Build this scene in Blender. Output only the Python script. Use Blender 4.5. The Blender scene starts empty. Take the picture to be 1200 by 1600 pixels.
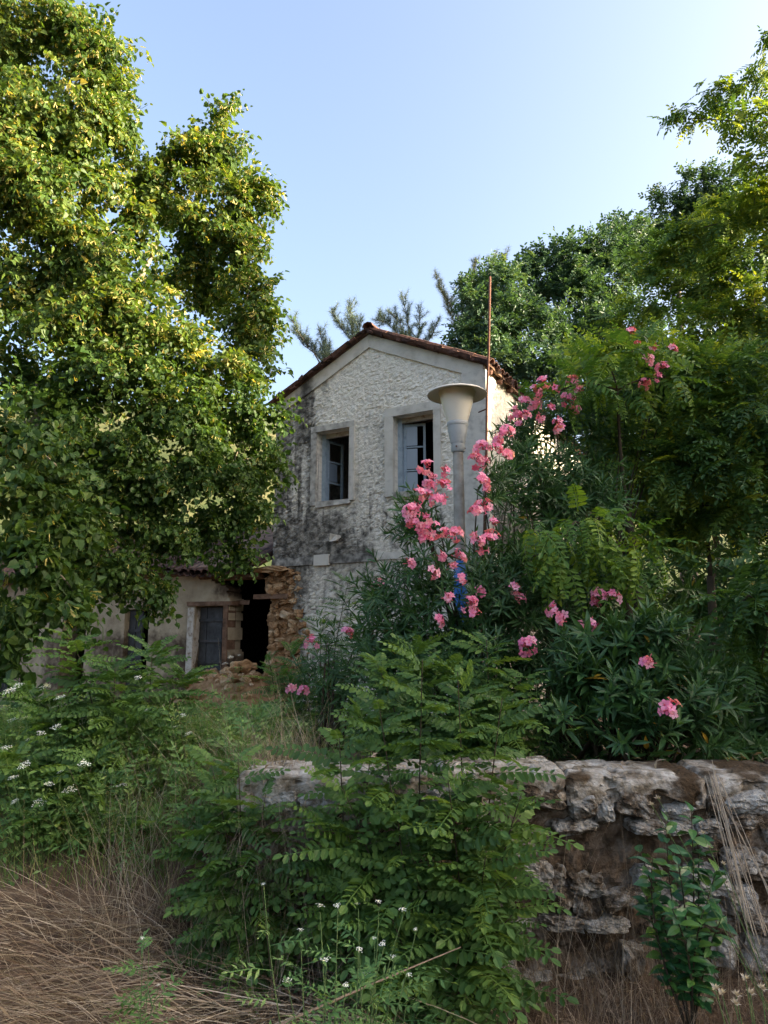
import bpy, math, random
import numpy as np
from mathutils import Matrix, Vector
R = np.random.default_rng(11)
random.seed(5)
SC = bpy.context.scene
COL = SC.collection
rad = math.radians
# ------------------------------------------------------------------ camera
FPX, HZ, CZ = 1110.0, 1000.0, 1.6
PITCH = math.atan((HZ - 800) / FPX)
cam = bpy.data.cameras.new('camera'); cam_o = bpy.data.objects.new('camera', cam); COL.objects.link(cam_o)
cam.sensor_fit = 'VERTICAL'; cam.sensor_height = 36.0; cam.lens = 36.0 * FPX / 1600.0
cam.clip_start = 0.05; cam.clip_end = 3000
cam_o.location = (0, 0, CZ); cam_o.rotation_euler = (math.pi / 2 + PITCH, 0, 0)
SC.camera = cam_o
# ------------------------------------------------------------------ light
SUN_EL, SUN_ROT = 18.0, 100.0
world = bpy.data.worlds.new('World'); SC.world = world; world.use_nodes = True
wn = world.node_tree
sky = wn.nodes.new('ShaderNodeTexSky'); sky.sky_type = 'NISHITA'; sky.sun_disc = False
sky.sun_elevation = rad(SUN_EL); sky.sun_rotation = rad(SUN_ROT)
sky.air_density = 0.85; sky.dust_density = 7.0; sky.ozone_density = 0.7
wn.links.new(sky.outputs[0], wn.nodes['Background'].inputs[0])
wn.nodes['Background'].inputs[1].default_value = 0.15
sun = bpy.data.lights.new('sun', 'SUN'); sun.energy = 5.0; sun.angle = rad(0.6); sun.color = (1.0, 0.84, 0.58)
sun_o = bpy.data.objects.new('sun', sun); COL.objects.link(sun_o); sun_o.location = (30, -15, 40)
SD = Vector((math.sin(rad(SUN_ROT)) * math.cos(rad(SUN_EL)), math.cos(rad(SUN_ROT)) * math.cos(rad(SUN_EL)), math.sin(rad(SUN_EL))))
sun_o.rotation_euler = SD.to_track_quat('Z', 'Y').to_euler()
SC.view_settings.view_transform = 'Standard'; SC.view_settings.look = 'None'
SC.view_settings.exposure = 2.2; SC.view_settings.gamma = 1.0
SC.render.engine = 'CYCLES'
SC.cycles.max_bounces = 7; SC.cycles.diffuse_bounces = 4; SC.cycles.glossy_bounces = 2
SC.cycles.transmission_bounces = 4; SC.cycles.transparent_max_bounces = 4
SC.cycles.caustics_reflective = False; SC.cycles.caustics_refractive = False
SC.cycles.use_denoising = True
SC.cycles.sample_clamp_indirect = 4.0

# ------------------------------------------------------------------ helpers
_fw = np.array([0, math.cos(PITCH), math.sin(PITCH)]); _up = np.array([0, -math.sin(PITCH), math.cos(PITCH)])
def at(px, py, Y):
    r = FPX * _fw + np.array([px - 600.0, 0, 0]) + (800.0 - py) * _up
    return r * (Y / r[1]) + np.array([0, 0, CZ])
def unit(v):
    v = np.asarray(v, float)
    return v / np.maximum(np.linalg.norm(v, axis=-1, keepdims=True), 1e-9)
def _h(ix, iy, iz, s):
    n = (ix * 374761393 + iy * 668265263 + iz * 2147483647 + s * 1274126177) & 0xffffffff
    n = ((n ^ (n >> 13)) * 1274126177) & 0xffffffff
    n = ((n ^ (n >> 16)) * 2246822519) & 0xffffffff
    return ((n ^ (n >> 15)) & 0xffff) / 65535.0
def vn(x, y, z=0.0, s=0):
    x, y, z = np.broadcast_arrays(np.asarray(x, float), np.asarray(y, float), np.asarray(z, float))
    xi, yi, zi = np.floor(x), np.floor(y), np.floor(z)
    fx, fy, fz = x - xi, y - yi, z - zi
    fx, fy, fz = [f * f * (3 - 2 * f) for f in (fx, fy, fz)]
    xi, yi, zi = xi.astype(np.int64), yi.astype(np.int64), zi.astype(np.int64)
    r = 0
    for a in (0, 1):
        for b in (0, 1):
            for c in (0, 1):
                r = r + _h(xi + a, yi + b, zi + c, s) * (fx if a else 1 - fx) * (fy if b else 1 - fy) * (fz if c else 1 - fz)
    return r
def fbm(x, y, z=0.0, s=0, o=4):
    r, a, t = 0, 1.0, 0
    x, y, z = np.asarray(x, float), np.asarray(y, float), np.asarray(z, float)
    for i in range(o):
        r = r + a * vn(x, y, z, s + i * 17); t += a; a *= .5; x, y, z = x * 2.03, y * 2.03, z * 2.03
    return r / t
def sstep(a, b, x):
    t = np.clip((np.asarray(x, float) - a) / (b - a), 0, 1); return t * t * (3 - 2 * t)

def mesh(name, V, F, mat=None, tint=None, smooth=False, attr='tint'):
    V = np.asarray(V, np.float32); F = np.asarray(F, np.int32)
    k = F.shape[1]
    m = bpy.data.meshes.new(name)
    m.vertices.add(len(V)); m.vertices.foreach_set('co', V.ravel())
    m.loops.add(F.size); m.loops.foreach_set('vertex_index', F.ravel())
    m.polygons.add(len(F)); m.polygons.foreach_set('loop_start', np.arange(0, F.size, k, dtype=np.int32))
    try: m.polygons.foreach_set('loop_total', np.full(len(F), k, np.int32))
    except Exception: pass
    m.polygons.foreach_set('use_smooth', np.full(len(F), bool(smooth)))
    if tint is not None:
        a = m.attributes.new(attr, 'FLOAT', 'POINT'); a.data.foreach_set('value', np.asarray(tint, np.float32))
    if mat: m.materials.append(mat)
    m.update(calc_edges=True); m.validate()
    return m
def link(name, data, parent=None, loc=None, mat4=None):
    o = bpy.data.objects.new(name, data); COL.objects.link(o)
    if parent is not None: o.parent = parent
    if mat4 is not None: o.matrix_local = mat4
    elif loc is not None: o.location = Vector([float(c) for c in loc])
    return o
def tag(o, label=None, cat=None, group=None, kind=None):
    if label: o['label'] = label
    if cat: o['category'] = cat
    if group: o['group'] = group
    if kind: o['kind'] = kind
    return o
def thing(name, loc, label, cat, group=None):
    o = link(name, None, None, loc); o.empty_display_size = .1
    return tag(o, label, cat, group)
def add(name, V, F, mat, parent=None, tint=None, smooth=False, kind=None, attr='tint'):
    """V in world coordinates; parent is an unrotated empty or None"""
    V = np.asarray(V, float)
    if parent is not None:
        p = parent
        off = np.zeros(3)
        while p is not None:
            off += np.array(p.location); p = p.parent
        V = V - off
    o = link(name, mesh(name, V, F, mat, tint, smooth, attr), parent)
    if kind: o['kind'] = kind
    return o
def quad_tris(F):
    F = np.asarray(F); return np.concatenate([F[:, [0, 1, 2]], F[:, [0, 2, 3]]])
def merge(parts):
    Vs, Fs, Ts, n = [], [], [], 0
    for p in parts:
        V, F = np.asarray(p[0], float), np.asarray(p[1])
        T = p[2] if len(p) > 2 and p[2] is not None else np.zeros(len(V))
        Vs.append(V); Fs.append(F + n); Ts.append(np.broadcast_to(np.asarray(T, float), (len(V),))); n += len(V)
    return np.concatenate(Vs), np.concatenate(Fs), np.concatenate(Ts)
def frames(d, n):
    x = unit(d); n = np.asarray(n, float)
    z = n - (n * x).sum(-1, keepdims=True) * x
    bad = np.linalg.norm(z, axis=-1) < 1e-3
    if np.any(bad): z[bad] = np.cross(x[bad], [0.3, .8, .5])
    z = unit(z); y = np.cross(z, x)
    return np.stack([x, y, z], -1)
def scatter(tpls, P, D, N, S, tint, tvar=.0):
    """copies of templates merged into one V,F,tint"""
    P, D, N, S, tint = [np.asarray(a, float) for a in (P, D, N, S, tint)]
    M = frames(D, N); idx = R.integers(0, len(tpls), len(P)); out = []
    for k, t in enumerate(tpls):
        w = np.where(idx == k)[0]
        if not len(w): continue
        V, F, T = t
        A = np.einsum('kij,vj->kvi', M[w], V) * S[w][:, None, None] + P[w][:, None, :]
        FF = F[None] + (np.arange(len(w)) * len(V))[:, None, None]
        TT = np.where(T[None] > .9, T[None], np.clip(tint[w][:, None] + T[None], 0, .9))
        out.append((A.reshape(-1, 3), FF.reshape(-1, 3), TT.ravel()))
    return merge(out)
def mat4(p, d, n, s):
    M = frames(np.array([d], float), np.array([n], float))[0] * s
    return Matrix(((M[0, 0], M[0, 1], M[0, 2], p[0]), (M[1, 0], M[1, 1], M[1, 2], p[1]), (M[2, 0], M[2, 1], M[2, 2], p[2]), (0, 0, 0, 1)))
def tube(path, radii, sides=6, cap=True):
    P = np.asarray(path, float); r = np.broadcast_to(np.asarray(radii, float), (len(P),))
    T = np.gradient(P, axis=0); T = unit(T)
    ref = np.array([0, 0, 1.0]) if abs(T[:, 2]).mean() < .8 else np.array([1.0, 0, 0])
    X = unit(np.cross(T, ref)); Y = np.cross(T, X)
    a = np.linspace(0, 2 * np.pi, sides, endpoint=False)
    V = P[:, None, :] + r[:, None, None] * (np.cos(a)[None, :, None] * X[:, None, :] + np.sin(a)[None, :, None] * Y[:, None, :])
    n = len(P); F = []
    i = np.arange(n - 1)[:, None]; j = np.arange(sides)[None]; jn = (j + 1) % sides
    F = np.stack(np.broadcast_arrays(i * sides + j, i * sides + jn, (i + 1) * sides + jn, (i + 1) * sides + j), -1).reshape(-1, 4)
    F = quad_tris(F); V = V.reshape(-1, 3)
    if cap:
        c0, c1 = len(V), len(V) + 1
        V = np.concatenate([V, P[:1], P[-1:]])
        jj = np.arange(sides); jj2 = (jj + 1) % sides
        F = np.concatenate([F, np.stack([jj2, jj, np.full(sides, c0)], -1), np.stack([(n - 1) * sides + jj, (n - 1) * sides + jj2, np.full(sides, c1)], -1)])
    return V, F, np.zeros(len(V))
def lathe(prof, seg=32, center=(0, 0, 0)):
    P = np.asarray(prof, float); a = np.linspace(0, 2 * np.pi, seg, endpoint=False)
    V = np.stack([P[:, None, 0] * np.cos(a), P[:, None, 0] * np.sin(a), np.broadcast_to(P[:, None, 1], (len(P), seg))], -1).reshape(-1, 3)
    i = np.arange(len(P) - 1)[:, None]; j = np.arange(seg)[None]; jn = (j + 1) % seg
    F = np.stack(np.broadcast_arrays(i * seg + j, i * seg + jn, (i + 1) * seg + jn, (i + 1) * seg + j), -1).reshape(-1, 4)
    return V + np.array(center), F
def bez(p0, p1, p2, n=6):
    t = np.linspace(0, 1, n)[:, None]; p0, p1, p2 = [np.asarray(p, float) for p in (p0, p1, p2)]
    return (1 - t) ** 2 * p0 + 2 * t * (1 - t) * p1 + t * t * p2

# ------------------------------------------------------------------ materials
def nodes(name):
    m = bpy.data.materials.new(name); m.use_nodes = True
    nt = m.node_tree; return m, nt, nt.nodes['Principled BSDF'], nt.nodes['Material Output']
def nd(nt, t, **kw):
    n = nt.nodes.new(t)
    for k, v in kw.items(): setattr(n, k, v)
    return n
def ramp(nt, stops):
    n = nd(nt, 'ShaderNodeValToRGB'); e = n.color_ramp.elements
    while len(e) < len(stops): e.new(.5)
    for x, (p, c) in zip(e, stops):
        x.position = p; x.color = (c[0], c[1], c[2], 1)
    return n
def leaf_mat(name, stops, transl=.35, rough=.5, objr=.35, spec=.3):
    m, nt, b, out = nodes(name); L = nt.links
    at_ = nd(nt, 'ShaderNodeAttribute', attribute_name='tint')
    oi = nd(nt, 'ShaderNodeObjectInfo'); ge = nd(nt, 'ShaderNodeNewGeometry')
    a = nd(nt, 'ShaderNodeMath', operation='MULTIPLY_ADD'); L.new(oi.outputs['Random'], a.inputs[0]); a.inputs[1].default_value = objr; L.new(at_.outputs['Fac'], a.inputs[2])
    b2 = nd(nt, 'ShaderNodeMath', operation='MULTIPLY_ADD'); L.new(ge.outputs['Random Per Island'], b2.inputs[0]); b2.inputs[1].default_value = .16; L.new(a.outputs[0], b2.inputs[2])
    b3 = nd(nt, 'ShaderNodeMath', operation='SUBTRACT'); L.new(b2.outputs[0], b3.inputs[0]); b3.inputs[1].default_value = .08; b3.use_clamp = True
    r = ramp(nt, stops); L.new(b3.outputs[0], r.inputs[0])
    L.new(r.outputs[0], b.inputs['Base Color']); b.inputs['Roughness'].default_value = rough; b.inputs['Specular IOR Level'].default_value = spec
    tr = nd(nt, 'ShaderNodeBsdfTranslucent')
    hs = nd(nt, 'ShaderNodeMix', data_type='RGBA', blend_type='MULTIPLY'); hs.inputs[0].default_value = 1.0
    L.new(r.outputs[0], hs.inputs[6]); hs.inputs[7].default_value = (1.7, 1.5, .55, 1); L.new(hs.outputs[2], tr.inputs[0])
    mx = nd(nt, 'ShaderNodeMixShader'); mx.inputs[0].default_value = transl
    L.new(b.outputs[0], mx.inputs[1]); L.new(tr.outputs[0], mx.inputs[2]); L.new(mx.outputs[0], out.inputs[0])
    return m
def rough_mat(name, stops,  scale=6, detail=8, rough=.9, bump=.4, bscale=40, dirt=None, spec=.2, objr=0.0, metal=0.0, bdist=.01, world=False):
    """noise-coloured surface; dirt = colour mixed in by the vertex attribute 'dirt'"""
    m, nt, b, out = nodes(name); L = nt.links
    tc = nd(nt, 'ShaderNodeTexCoord')
    n1 = nd(nt, 'ShaderNodeTexNoise'); n1.inputs['Scale'].default_value = scale; n1.inputs['Detail'].default_value = detail; n1.inputs['Roughness'].default_value = .65
    oi = nd(nt, 'ShaderNodeObjectInfo')
    va = nd(nt, 'ShaderNodeVectorMath', operation='ADD'); L.new(nd(nt, 'ShaderNodeNewGeometry').outputs['Position'] if world else tc.outputs['Object'], va.inputs[0])
    vm = nd(nt, 'ShaderNodeVectorMath', operation='SCALE'); vm.inputs[0].default_value = (17, 31, 23); L.new(oi.outputs['Random'], vm.inputs['Scale'])
    L.new(vm.outputs[0], va.inputs[1]); L.new(va.outputs[0], n1.inputs['Vector'])
    f = nd(nt, 'ShaderNodeMath', operation='MULTIPLY_ADD'); L.new(oi.outputs['Random'], f.inputs[0]); f.inputs[1].default_value = objr
    s0 = nd(nt, 'ShaderNodeMath', operation='SUBTRACT'); L.new(n1.outputs[0], s0.inputs[0]); s0.inputs[1].default_value = objr / 2
    L.new(s0.outputs[0], f.inputs[2])
    r = ramp(nt, stops); L.new(f.outputs[0], r.inputs[0]); colr = r.outputs[0]
    if dirt:
        at_ = nd(nt, 'ShaderNodeAttribute', attribute_name='dirt')
        n3 = nd(nt, 'ShaderNodeTexNoise'); n3.inputs['Scale'].default_value = 9; n3.inputs['Detail'].default_value = 8; L.new(va.outputs[0], n3.inputs['Vector'])
        mm = nd(nt, 'ShaderNodeMath', operation='MULTIPLY_ADD'); L.new(n3.outputs[0], mm.inputs[0]); mm.inputs[1].default_value = 1.05; mm.inputs[2].default_value = -.525
        sm = nd(nt, 'ShaderNodeMath', operation='ADD'); L.new(at_.outputs['Fac'], sm.inputs[0]); L.new(mm.outputs[0], sm.inputs[1])
        mr = nd(nt, 'ShaderNodeMapRange', interpolation_type='SMOOTHSTEP'); L.new(sm.outputs[0], mr.inputs[0]); mr.inputs[1].default_value = .12; mr.inputs[2].default_value = .95
        mx = nd(nt, 'ShaderNodeMix', data_type='RGBA'); L.new(mr.outputs[0], mx.inputs[0]); L.new(colr, mx.inputs[6]); mx.inputs[7].default_value = (*dirt, 1)
        colr = mx.outputs[2]
    L.new(colr, b.inputs['Base Color'])
    b.inputs['Roughness'].default_value = rough; b.inputs['Specular IOR Level'].default_value = spec; b.inputs['Metallic'].default_value = metal
    if bump:
        n2 = nd(nt, 'ShaderNodeTexNoise'); n2.inputs['Scale'].default_value = bscale; n2.inputs['Detail'].default_value = 6; L.new(va.outputs[0], n2.inputs['Vector'])
        bp = nd(nt, 'ShaderNodeBump'); bp.inputs['Strength'].default_value = bump; bp.inputs['Distance'].default_value = bdist
        L.new(n2.outputs[0], bp.inputs['Height']); L.new(bp.outputs[0], b.inputs['Normal'])
    return m
MAT = {}
MAT['linden'] = leaf_mat('linden_leaf', [(0, (.034, .078, .016)), (.4, (.075, .135, .026)), (.8, (.145, .195, .04)), (.93, (.40, .35, .09)), (1, (.52, .46, .18))], .4, objr=0)
ROB = [(0, (.034, .084, .024)), (.4, (.072, .15, .034)), (.7, (.15, .235, .04)), (1, (.33, .39, .05))]
MAT['robinia_young'] = leaf_mat('young_robinia_leaf', [(0, (.055, .13, .028)), (.5, (.12, .22, .034)), (1, (.30, .38, .05))], .4, objr=.7)
MAT['robinia'] = leaf_mat('robinia_leaf', ROB, .35, objr=.5)
MAT['robinia_mass'] = leaf_mat('robinia_foliage', ROB, .35, objr=0)
SAPR = [(0, (.05, .108, .03)), (.35, (.09, .172, .042)), (.7, (.155, .245, .052)), (1, (.30, .38, .07))]
FEAR = [(0, (.035, .10, .032)), (.35, (.07, .16, .042)), (.7, (.16, .27, .055)), (1, (.27, .37, .08))]
MAT['sapling'] = leaf_mat('sapling_leaf', SAPR, .35, objr=.6); MAT['sapling_mass'] = leaf_mat('sapling_foliage', SAPR, .35, objr=0)
MAT['feather'] = leaf_mat('feathery_leaf', FEAR, .4, objr=.6); MAT['feather_mass'] = leaf_mat('feathery_foliage', FEAR, .4, objr=0)
MAT['darkleaf'] = leaf_mat('dark_broadleaf', [(0, (.03, .07, .042)), (.5, (.05, .108, .06)), (.8, (.085, .145, .075)), (1, (.13, .18, .08))], .3, objr=0)  # lightened and blued: distance haze put into the leaf colour
OLE = [(0, (.034, .084, .028)), (.5, (.058, .135, .038)), (.8, (.11, .195, .045)), (.93, (.22, .24, .06)), (1, (.5, .3, .04))]
MAT['oleander'] = leaf_mat('oleander_leaf', OLE, .22, .42, .45, .4)
MAT['oleander_mass'] = leaf_mat('oleander_foliage', OLE, .22, .42, 0, .4)
MAT['bay'] = leaf_mat('glossy_leaf', [(0, (.018, .07, .026)), (.6, (.04, .13, .035)), (.9, (.12, .22, .035)), (1, (.22, .3, .045))], .2, .35, .9, .5)
MAT['pine'] = leaf_mat('pine_needle', [(0, (.06, .10, .07)), (.5, (.10, .145, .095)), (.9, (.18, .18, .11)), (1, (.28, .2, .11))], .2, objr=0)
MAT['weed'] = leaf_mat('weed_leaf', [(0, (.06, .14, .045)), (.5, (.12, .23, .065)), (1, (.26, .36, .12))], .35, objr=0)
MAT['grass'] = leaf_mat('green_grass', [(0, (.06, .13, .03)), (.5, (.12, .20, .05)), (.8, (.22, .25, .08)), (1, (.36, .30, .15))], .35, objr=0)
MAT['hay'] = leaf_mat('dry_grass', [(0, (.12, .075, .05)), (.4, (.27, .205, .145)), (.75, (.46, .38, .285)), (1, (.62, .54, .43))], .2, .7, objr=0)
MAT['petal'] = leaf_mat('oleander_petal', [(0, (.68, .13, .29)), (.5, (.80, .27, .45)), (1, (.90, .50, .63))], .3, .6, .6)
MAT['petal2'] = leaf_mat('oleander_bud', [(0, (.45, .07, .12)), (1, (.66, .18, .22))], .2, .6)
MAT['white_petal'] = leaf_mat('white_petal', [(0, (.70, .72, .66)), (1, (.85, .85, .8))], .3, .7)
MAT['stalk'] = rough_mat('green_stalk', [(.3, (.07, .13, .04)), (.7, (.14, .19, .07))], 5, bump=0)
MAT['rachis'] = rough_mat('brown_stem', [(.3, (.035, .028, .02)), (.7, (.08, .06, .035))], 8, bump=0)
MAT['bark'] = rough_mat('bark', [(.3, (.06, .05, .04)), (.7, (.2, .17, .13))], 9, bump=.7, bscale=25)
MAT['greybark'] = rough_mat('grey_bark', [(.3, (.15, .125, .095)), (.7, (.34, .29, .22))], 9, bump=.5, bscale=25)
MAT['plaster'] = rough_mat('roughcast_plaster', [(.25, (.46, .41, .33)), (.42, (.74, .69, .595)), (.6, (.84, .795, .70)), (.8, (.88, .84, .76))], 9, 10, .95, 1.0, 48, (.05, .046, .04), bdist=.02)
MAT['trim'] = rough_mat('smooth_render', [(.25, (.40, .37, .31)), (.5, (.58, .55, .49)), (.8, (.66, .63, .56))], 3, 8, .9, .25, 60, (.06, .056, .05))
MAT['ochre'] = rough_mat('ochre_plaster', [(.25, (.22, .165, .11)), (.5, (.36, .29, .195)), (.75, (.48, .40, .29))], 2.4, 8, .95, .5, 45, (.075, .05, .034))
MAT['mortar'] = rough_mat('earth_mortar', [(.3, (.12, .065, .032)), (.5, (.25, .145, .075)), (.7, (.36, .25, .15))], 7, 8, .97, .9, 50, world=True)
MAT['ostone'] = rough_mat('ochre_stone', [(.25, (.15, .08, .038)), (.45, (.31, .18, .09)), (.6, (.42, .28, .16)), (.78, (.5, .4, .28))], 5, 8, .95, .8, 35, objr=.35, world=True)
MAT['wstone'] = rough_mat('limestone', [(.3, (.045, .03, .018)), (.43, (.14, .108, .076)), (.53, (.31, .285, .245)), (.7, (.52, .495, .45))], 15, 14, .97, 1.0, 55, objr=.22, bdist=.04, world=True)
MAT['wmortar'] = rough_mat('mossy_mortar', [(.3, (.03, .02, .012)), (.46, (.10, .068, .043)), (.58, (.22, .17, .125)), (.72, (.42, .385, .335))], 9, 12, .97, 1.0, 55, (.05, .032, .018), bdist=.015, world=True)
MAT['coping'] = rough_mat('weathered_coping', [(.28, (.07, .05, .032)), (.42, (.20, .165, .12)), (.55, (.36, .325, .275)), (.72, (.55, .52, .465))], 13, 13, .97, 1.0, 55, (.06, .038, .02), bdist=.015, world=True)
MAT['soil'] = rough_mat('soil_and_litter', [(.25, (.04, .026, .016)), (.5, (.11, .07, .043)), (.75, (.21, .145, .09))], 9, 10, .97, 1.0, 30, bdist=.03)
MAT['hill'] = rough_mat('dry_hillside', [(.38, (.035, .055, .02)), (.55, (.08, .09, .035)), (.75, (.22, .19, .10))], .25, 10, .97, 0)
MAT['scrub'] = rough_mat('wooded_slope', [(.35, (.02, .035, .015)), (.65, (.06, .08, .03))], .3, 10, .97, 0)
MAT['tile'] = rough_mat('clay_tile', [(.3, (.03, .022, .019)), (.5, (.085, .045, .035)), (.75, (.18, .095, .07))], 9, 8, .9, .5, 40, objr=.3)
MAT['wood'] = rough_mat('old_wood', [(.25, (.06, .035, .022)), (.5, (.17, .10, .065)), (.75, (.30, .20, .14))], 6, 8, .9, .6, 60, objr=.2)
MAT['paint'] = rough_mat('blue_grey_paint', [(.25, (.20, .25, .29)), (.5, (.33, .40, .46)), (.8, (.45, .50, .54))], 7, 8, .7, .3, 60)
MAT['whitewood'] = rough_mat('peeling_paint', [(.3, (.16, .10, .06)), (.45, (.42, .37, .31)), (.7, (.60, .56, .5))], 9, 8, .8, .5, 50)
MAT['darkpanel'] = rough_mat('grey_panel', [(.3, (.025, .025, .025)), (.6, (.06, .06, .062)), (.8, (.11, .11, .11))], 5, 8, .6, .3, 50)
MAT['dark'] = rough_mat('unlit_interior', [(.3, (.008, .007, .006)), (.7, (.02, .017, .015))], 3, bump=0)  # near-black base puts the shade of closed rooms into the colour
MAT['rust'] = rough_mat('rusty_steel', [(.3, (.07, .03, .022)), (.6, (.15, .07, .048)), (.8, (.22, .12, .085))], 12, 8, .8, .4, 60)
MAT['shade'] = rough_mat('lamp_plastic', [(.3, (.66, .61, .51)), (.7, (.76, .71, .61))], 3, 6, .45, .05, 60, spec=.4)
MAT['alu'] = rough_mat('lamp_grey', [(.3, (.33, .34, .33)), (.7, (.42, .43, .42))], 4, 6, .5, .1, 60, spec=.4)
MAT['pole'] = rough_mat('pole_paint', [(.3, (.30, .275, .235)), (.55, (.42, .39, .34)), (.75, (.5, .47, .42))], 4, 8, .7, .2, 80, (.14, .11, .08))
MAT['blue'] = rough_mat('blue_paint', [(.3, (.025, .10, .32)), (.55, (.05, .18, .48)), (.8, (.35, .42, .5))], 6, 8, .6, .2, 60)
def glass_mat():
    m, nt, b, out = nodes('window_glass')
    b.inputs['Base Color'].default_value = (.24, .28, .33, 1); b.inputs['Roughness'].default_value = .25  # blue-grey base stands in for sky reflected in the panes
    b.inputs['Specular IOR Level'].default_value = .8
    return m
MAT['glass'] = glass_mat()
def lampglass():
    m, nt, b, out = nodes('opal_diffuser')
    b.inputs['Base Color'].default_value = (.76, .71, .60, 1); b.inputs['Roughness'].default_value = .35
    b.inputs['Subsurface Weight'].default_value = .3; b.inputs['Subsurface Radius'].default_value = (.02, .02, .015)
    return m
MAT['opal'] = lampglass()

# ------------------------------------------------------------------ ground
WALL_Y, WALL_TOP, WALL_X0, WALL_X1 = 3.75, .965, -.72, 4.2
def ground_z(x, y):
    x, y = np.asarray(x, float), np.asarray(y, float)
    bump = .05 * (fbm(x * 1.3, y * 1.3, 0, 3) - .5) * 2
    terr = .84 - .95 * sstep(4.5, 11.5, y)                       # terrace behind the wall, falling to the house
    right = np.where(y > WALL_Y + .2, terr, 0.0)
    ramp_ = terr * sstep(3.1, 5.4, y)
    k = sstep(WALL_X0 - .45, WALL_X0 + .02, x)
    z = ramp_ * (1 - k) + right * k
    z = z + .10 * sstep(-.4, -2.0, x) * sstep(1.6, 2.6, y) * (1 - sstep(4, 6, y))     # hay bank
    return z + bump * np.where((x > WALL_X0) & (y > 3.5) & (y < 4.2), .3, 1)
def axis(c, fine, far, n):
    a = np.arange(-c, c + 1e-6, fine); g = c * (far / c) ** (np.linspace(0, 1, n)[1:])
    return np.concatenate([-g[::-1], a, g])
gx = axis(5, .12, 900, 26)
gy = np.concatenate([-np.geomspace(900, 1, 24), np.arange(-.5, 3.9, .12), [3.93, 3.96], np.arange(4.05, 12, .15), np.geomspace(12.3, 900, 40)])
GX, GY = np.meshgrid(gx, gy)
GZ = ground_z(GX, GY)
def grid_faces(nr, nc):
    i = np.arange(nr - 1)[:, None]; j = np.arange(nc - 1)[None]
    return np.stack(np.broadcast_arrays(i * nc + j, i * nc + j + 1, (i + 1) * nc + j + 1, (i + 1) * nc + j), -1).reshape(-1, 4)
gr = add('ground', np.stack([GX, GY, GZ], -1).reshape(-1, 3), grid_faces(*GX.shape), MAT['soil'], smooth=True); tag(gr, kind='structure')
# far dry hill seen between the tree and the house
hx = np.linspace(-260, 260, 70); hy = np.linspace(60, 330, 40); HX, HY = np.meshgrid(hx, hy)
hh = (58 - 20 * sstep(-60, 120, HX)) * sstep(60, 170, HY) * (1 - .6 * sstep(210, 330, HY)) + 9 * (fbm(HX / 40, HY / 40, 0, 7) - .5) * sstep(70, 110, HY) - .5
tag(add('hill', np.stack([HX, HY, hh], -1).reshape(-1, 3), grid_faces(*HX.shape), MAT['hill'], smooth=True), kind='structure')
# unseen slope added right of the viewer to block low sun near the ground
S2 = np.array([math.sin(rad(SUN_ROT)), math.cos(rad(SUN_ROT))]); T2 = np.array([-S2[1], S2[0]])
q = np.linspace(16, 130, 40); t = np.linspace(-110, 95, 60); Q, T = np.meshgrid(q, t)
hz = 18.9 * sstep(14, 42, Q) + .12 * np.maximum(Q - 42, 0) + 1.5 * (fbm(Q / 6, T / 6, 0, 9) - .5) - .6
tag(add('shade_slope', np.stack([Q * S2[0] + T * T2[0], Q * S2[1] + T * T2[1], hz], -1).reshape(-1, 3), grid_faces(*Q.shape), MAT['scrub'], smooth=True), kind='structure')

# ------------------------------------------------------------------ the house
HL = np.array([-2.229, 14.171]); HR = np.array([.88007, -.47484]); HD = np.array([.47484, .88007])
HW, EAVE, APEX_U, APEX = 4.57, 6.42, 2.22, 7.50
HBASE = -.25
def hw(u, v, z):
    u, v, z = np.broadcast_arrays(np.asarray(u, float), np.asarray(v, float), np.asarray(z, float))
    return np.stack([HL[0] + u * HR[0] + v * HD[0], HL[1] + u * HR[1] + v * HD[1], z], -1)
house = thing('abandoned_house', hw(0, 0, HBASE), 'abandoned two-storey house with stained white roughcast gable, collapsed low wing and broken windows', 'house')
def hbox(name, u0, u1, v0, v1, z0, z1, mat, parent=house, jit=0, dirt=None):
    V = hw(*np.array([(u, v, z) for z in (z0, z1) for v in (v0, v1) for u in (u0, u1)]).T)
    if jit: V = V + R.normal(0, jit, V.shape)
    F = np.array([(0, 2, 3, 1), (4, 5, 7, 6), (0, 1, 5, 4), (2, 6, 7, 3), (0, 4, 6, 2), (1, 3, 7, 5)])
    return add(name, V, F, mat, parent, tint=None if dirt is None else np.full(8, dirt), attr='dirt')
def lines(a, b, cell, brk=()):
    p = sorted(set([a, b] + [x for x in brk if a < x < b])); out = []
    for i in range(len(p) - 1):
        n = max(1, int(round((p[i + 1] - p[i]) / cell))); out += list(np.linspace(p[i], p[i + 1], n, endpoint=False))
    return np.array(out + [b])
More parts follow.
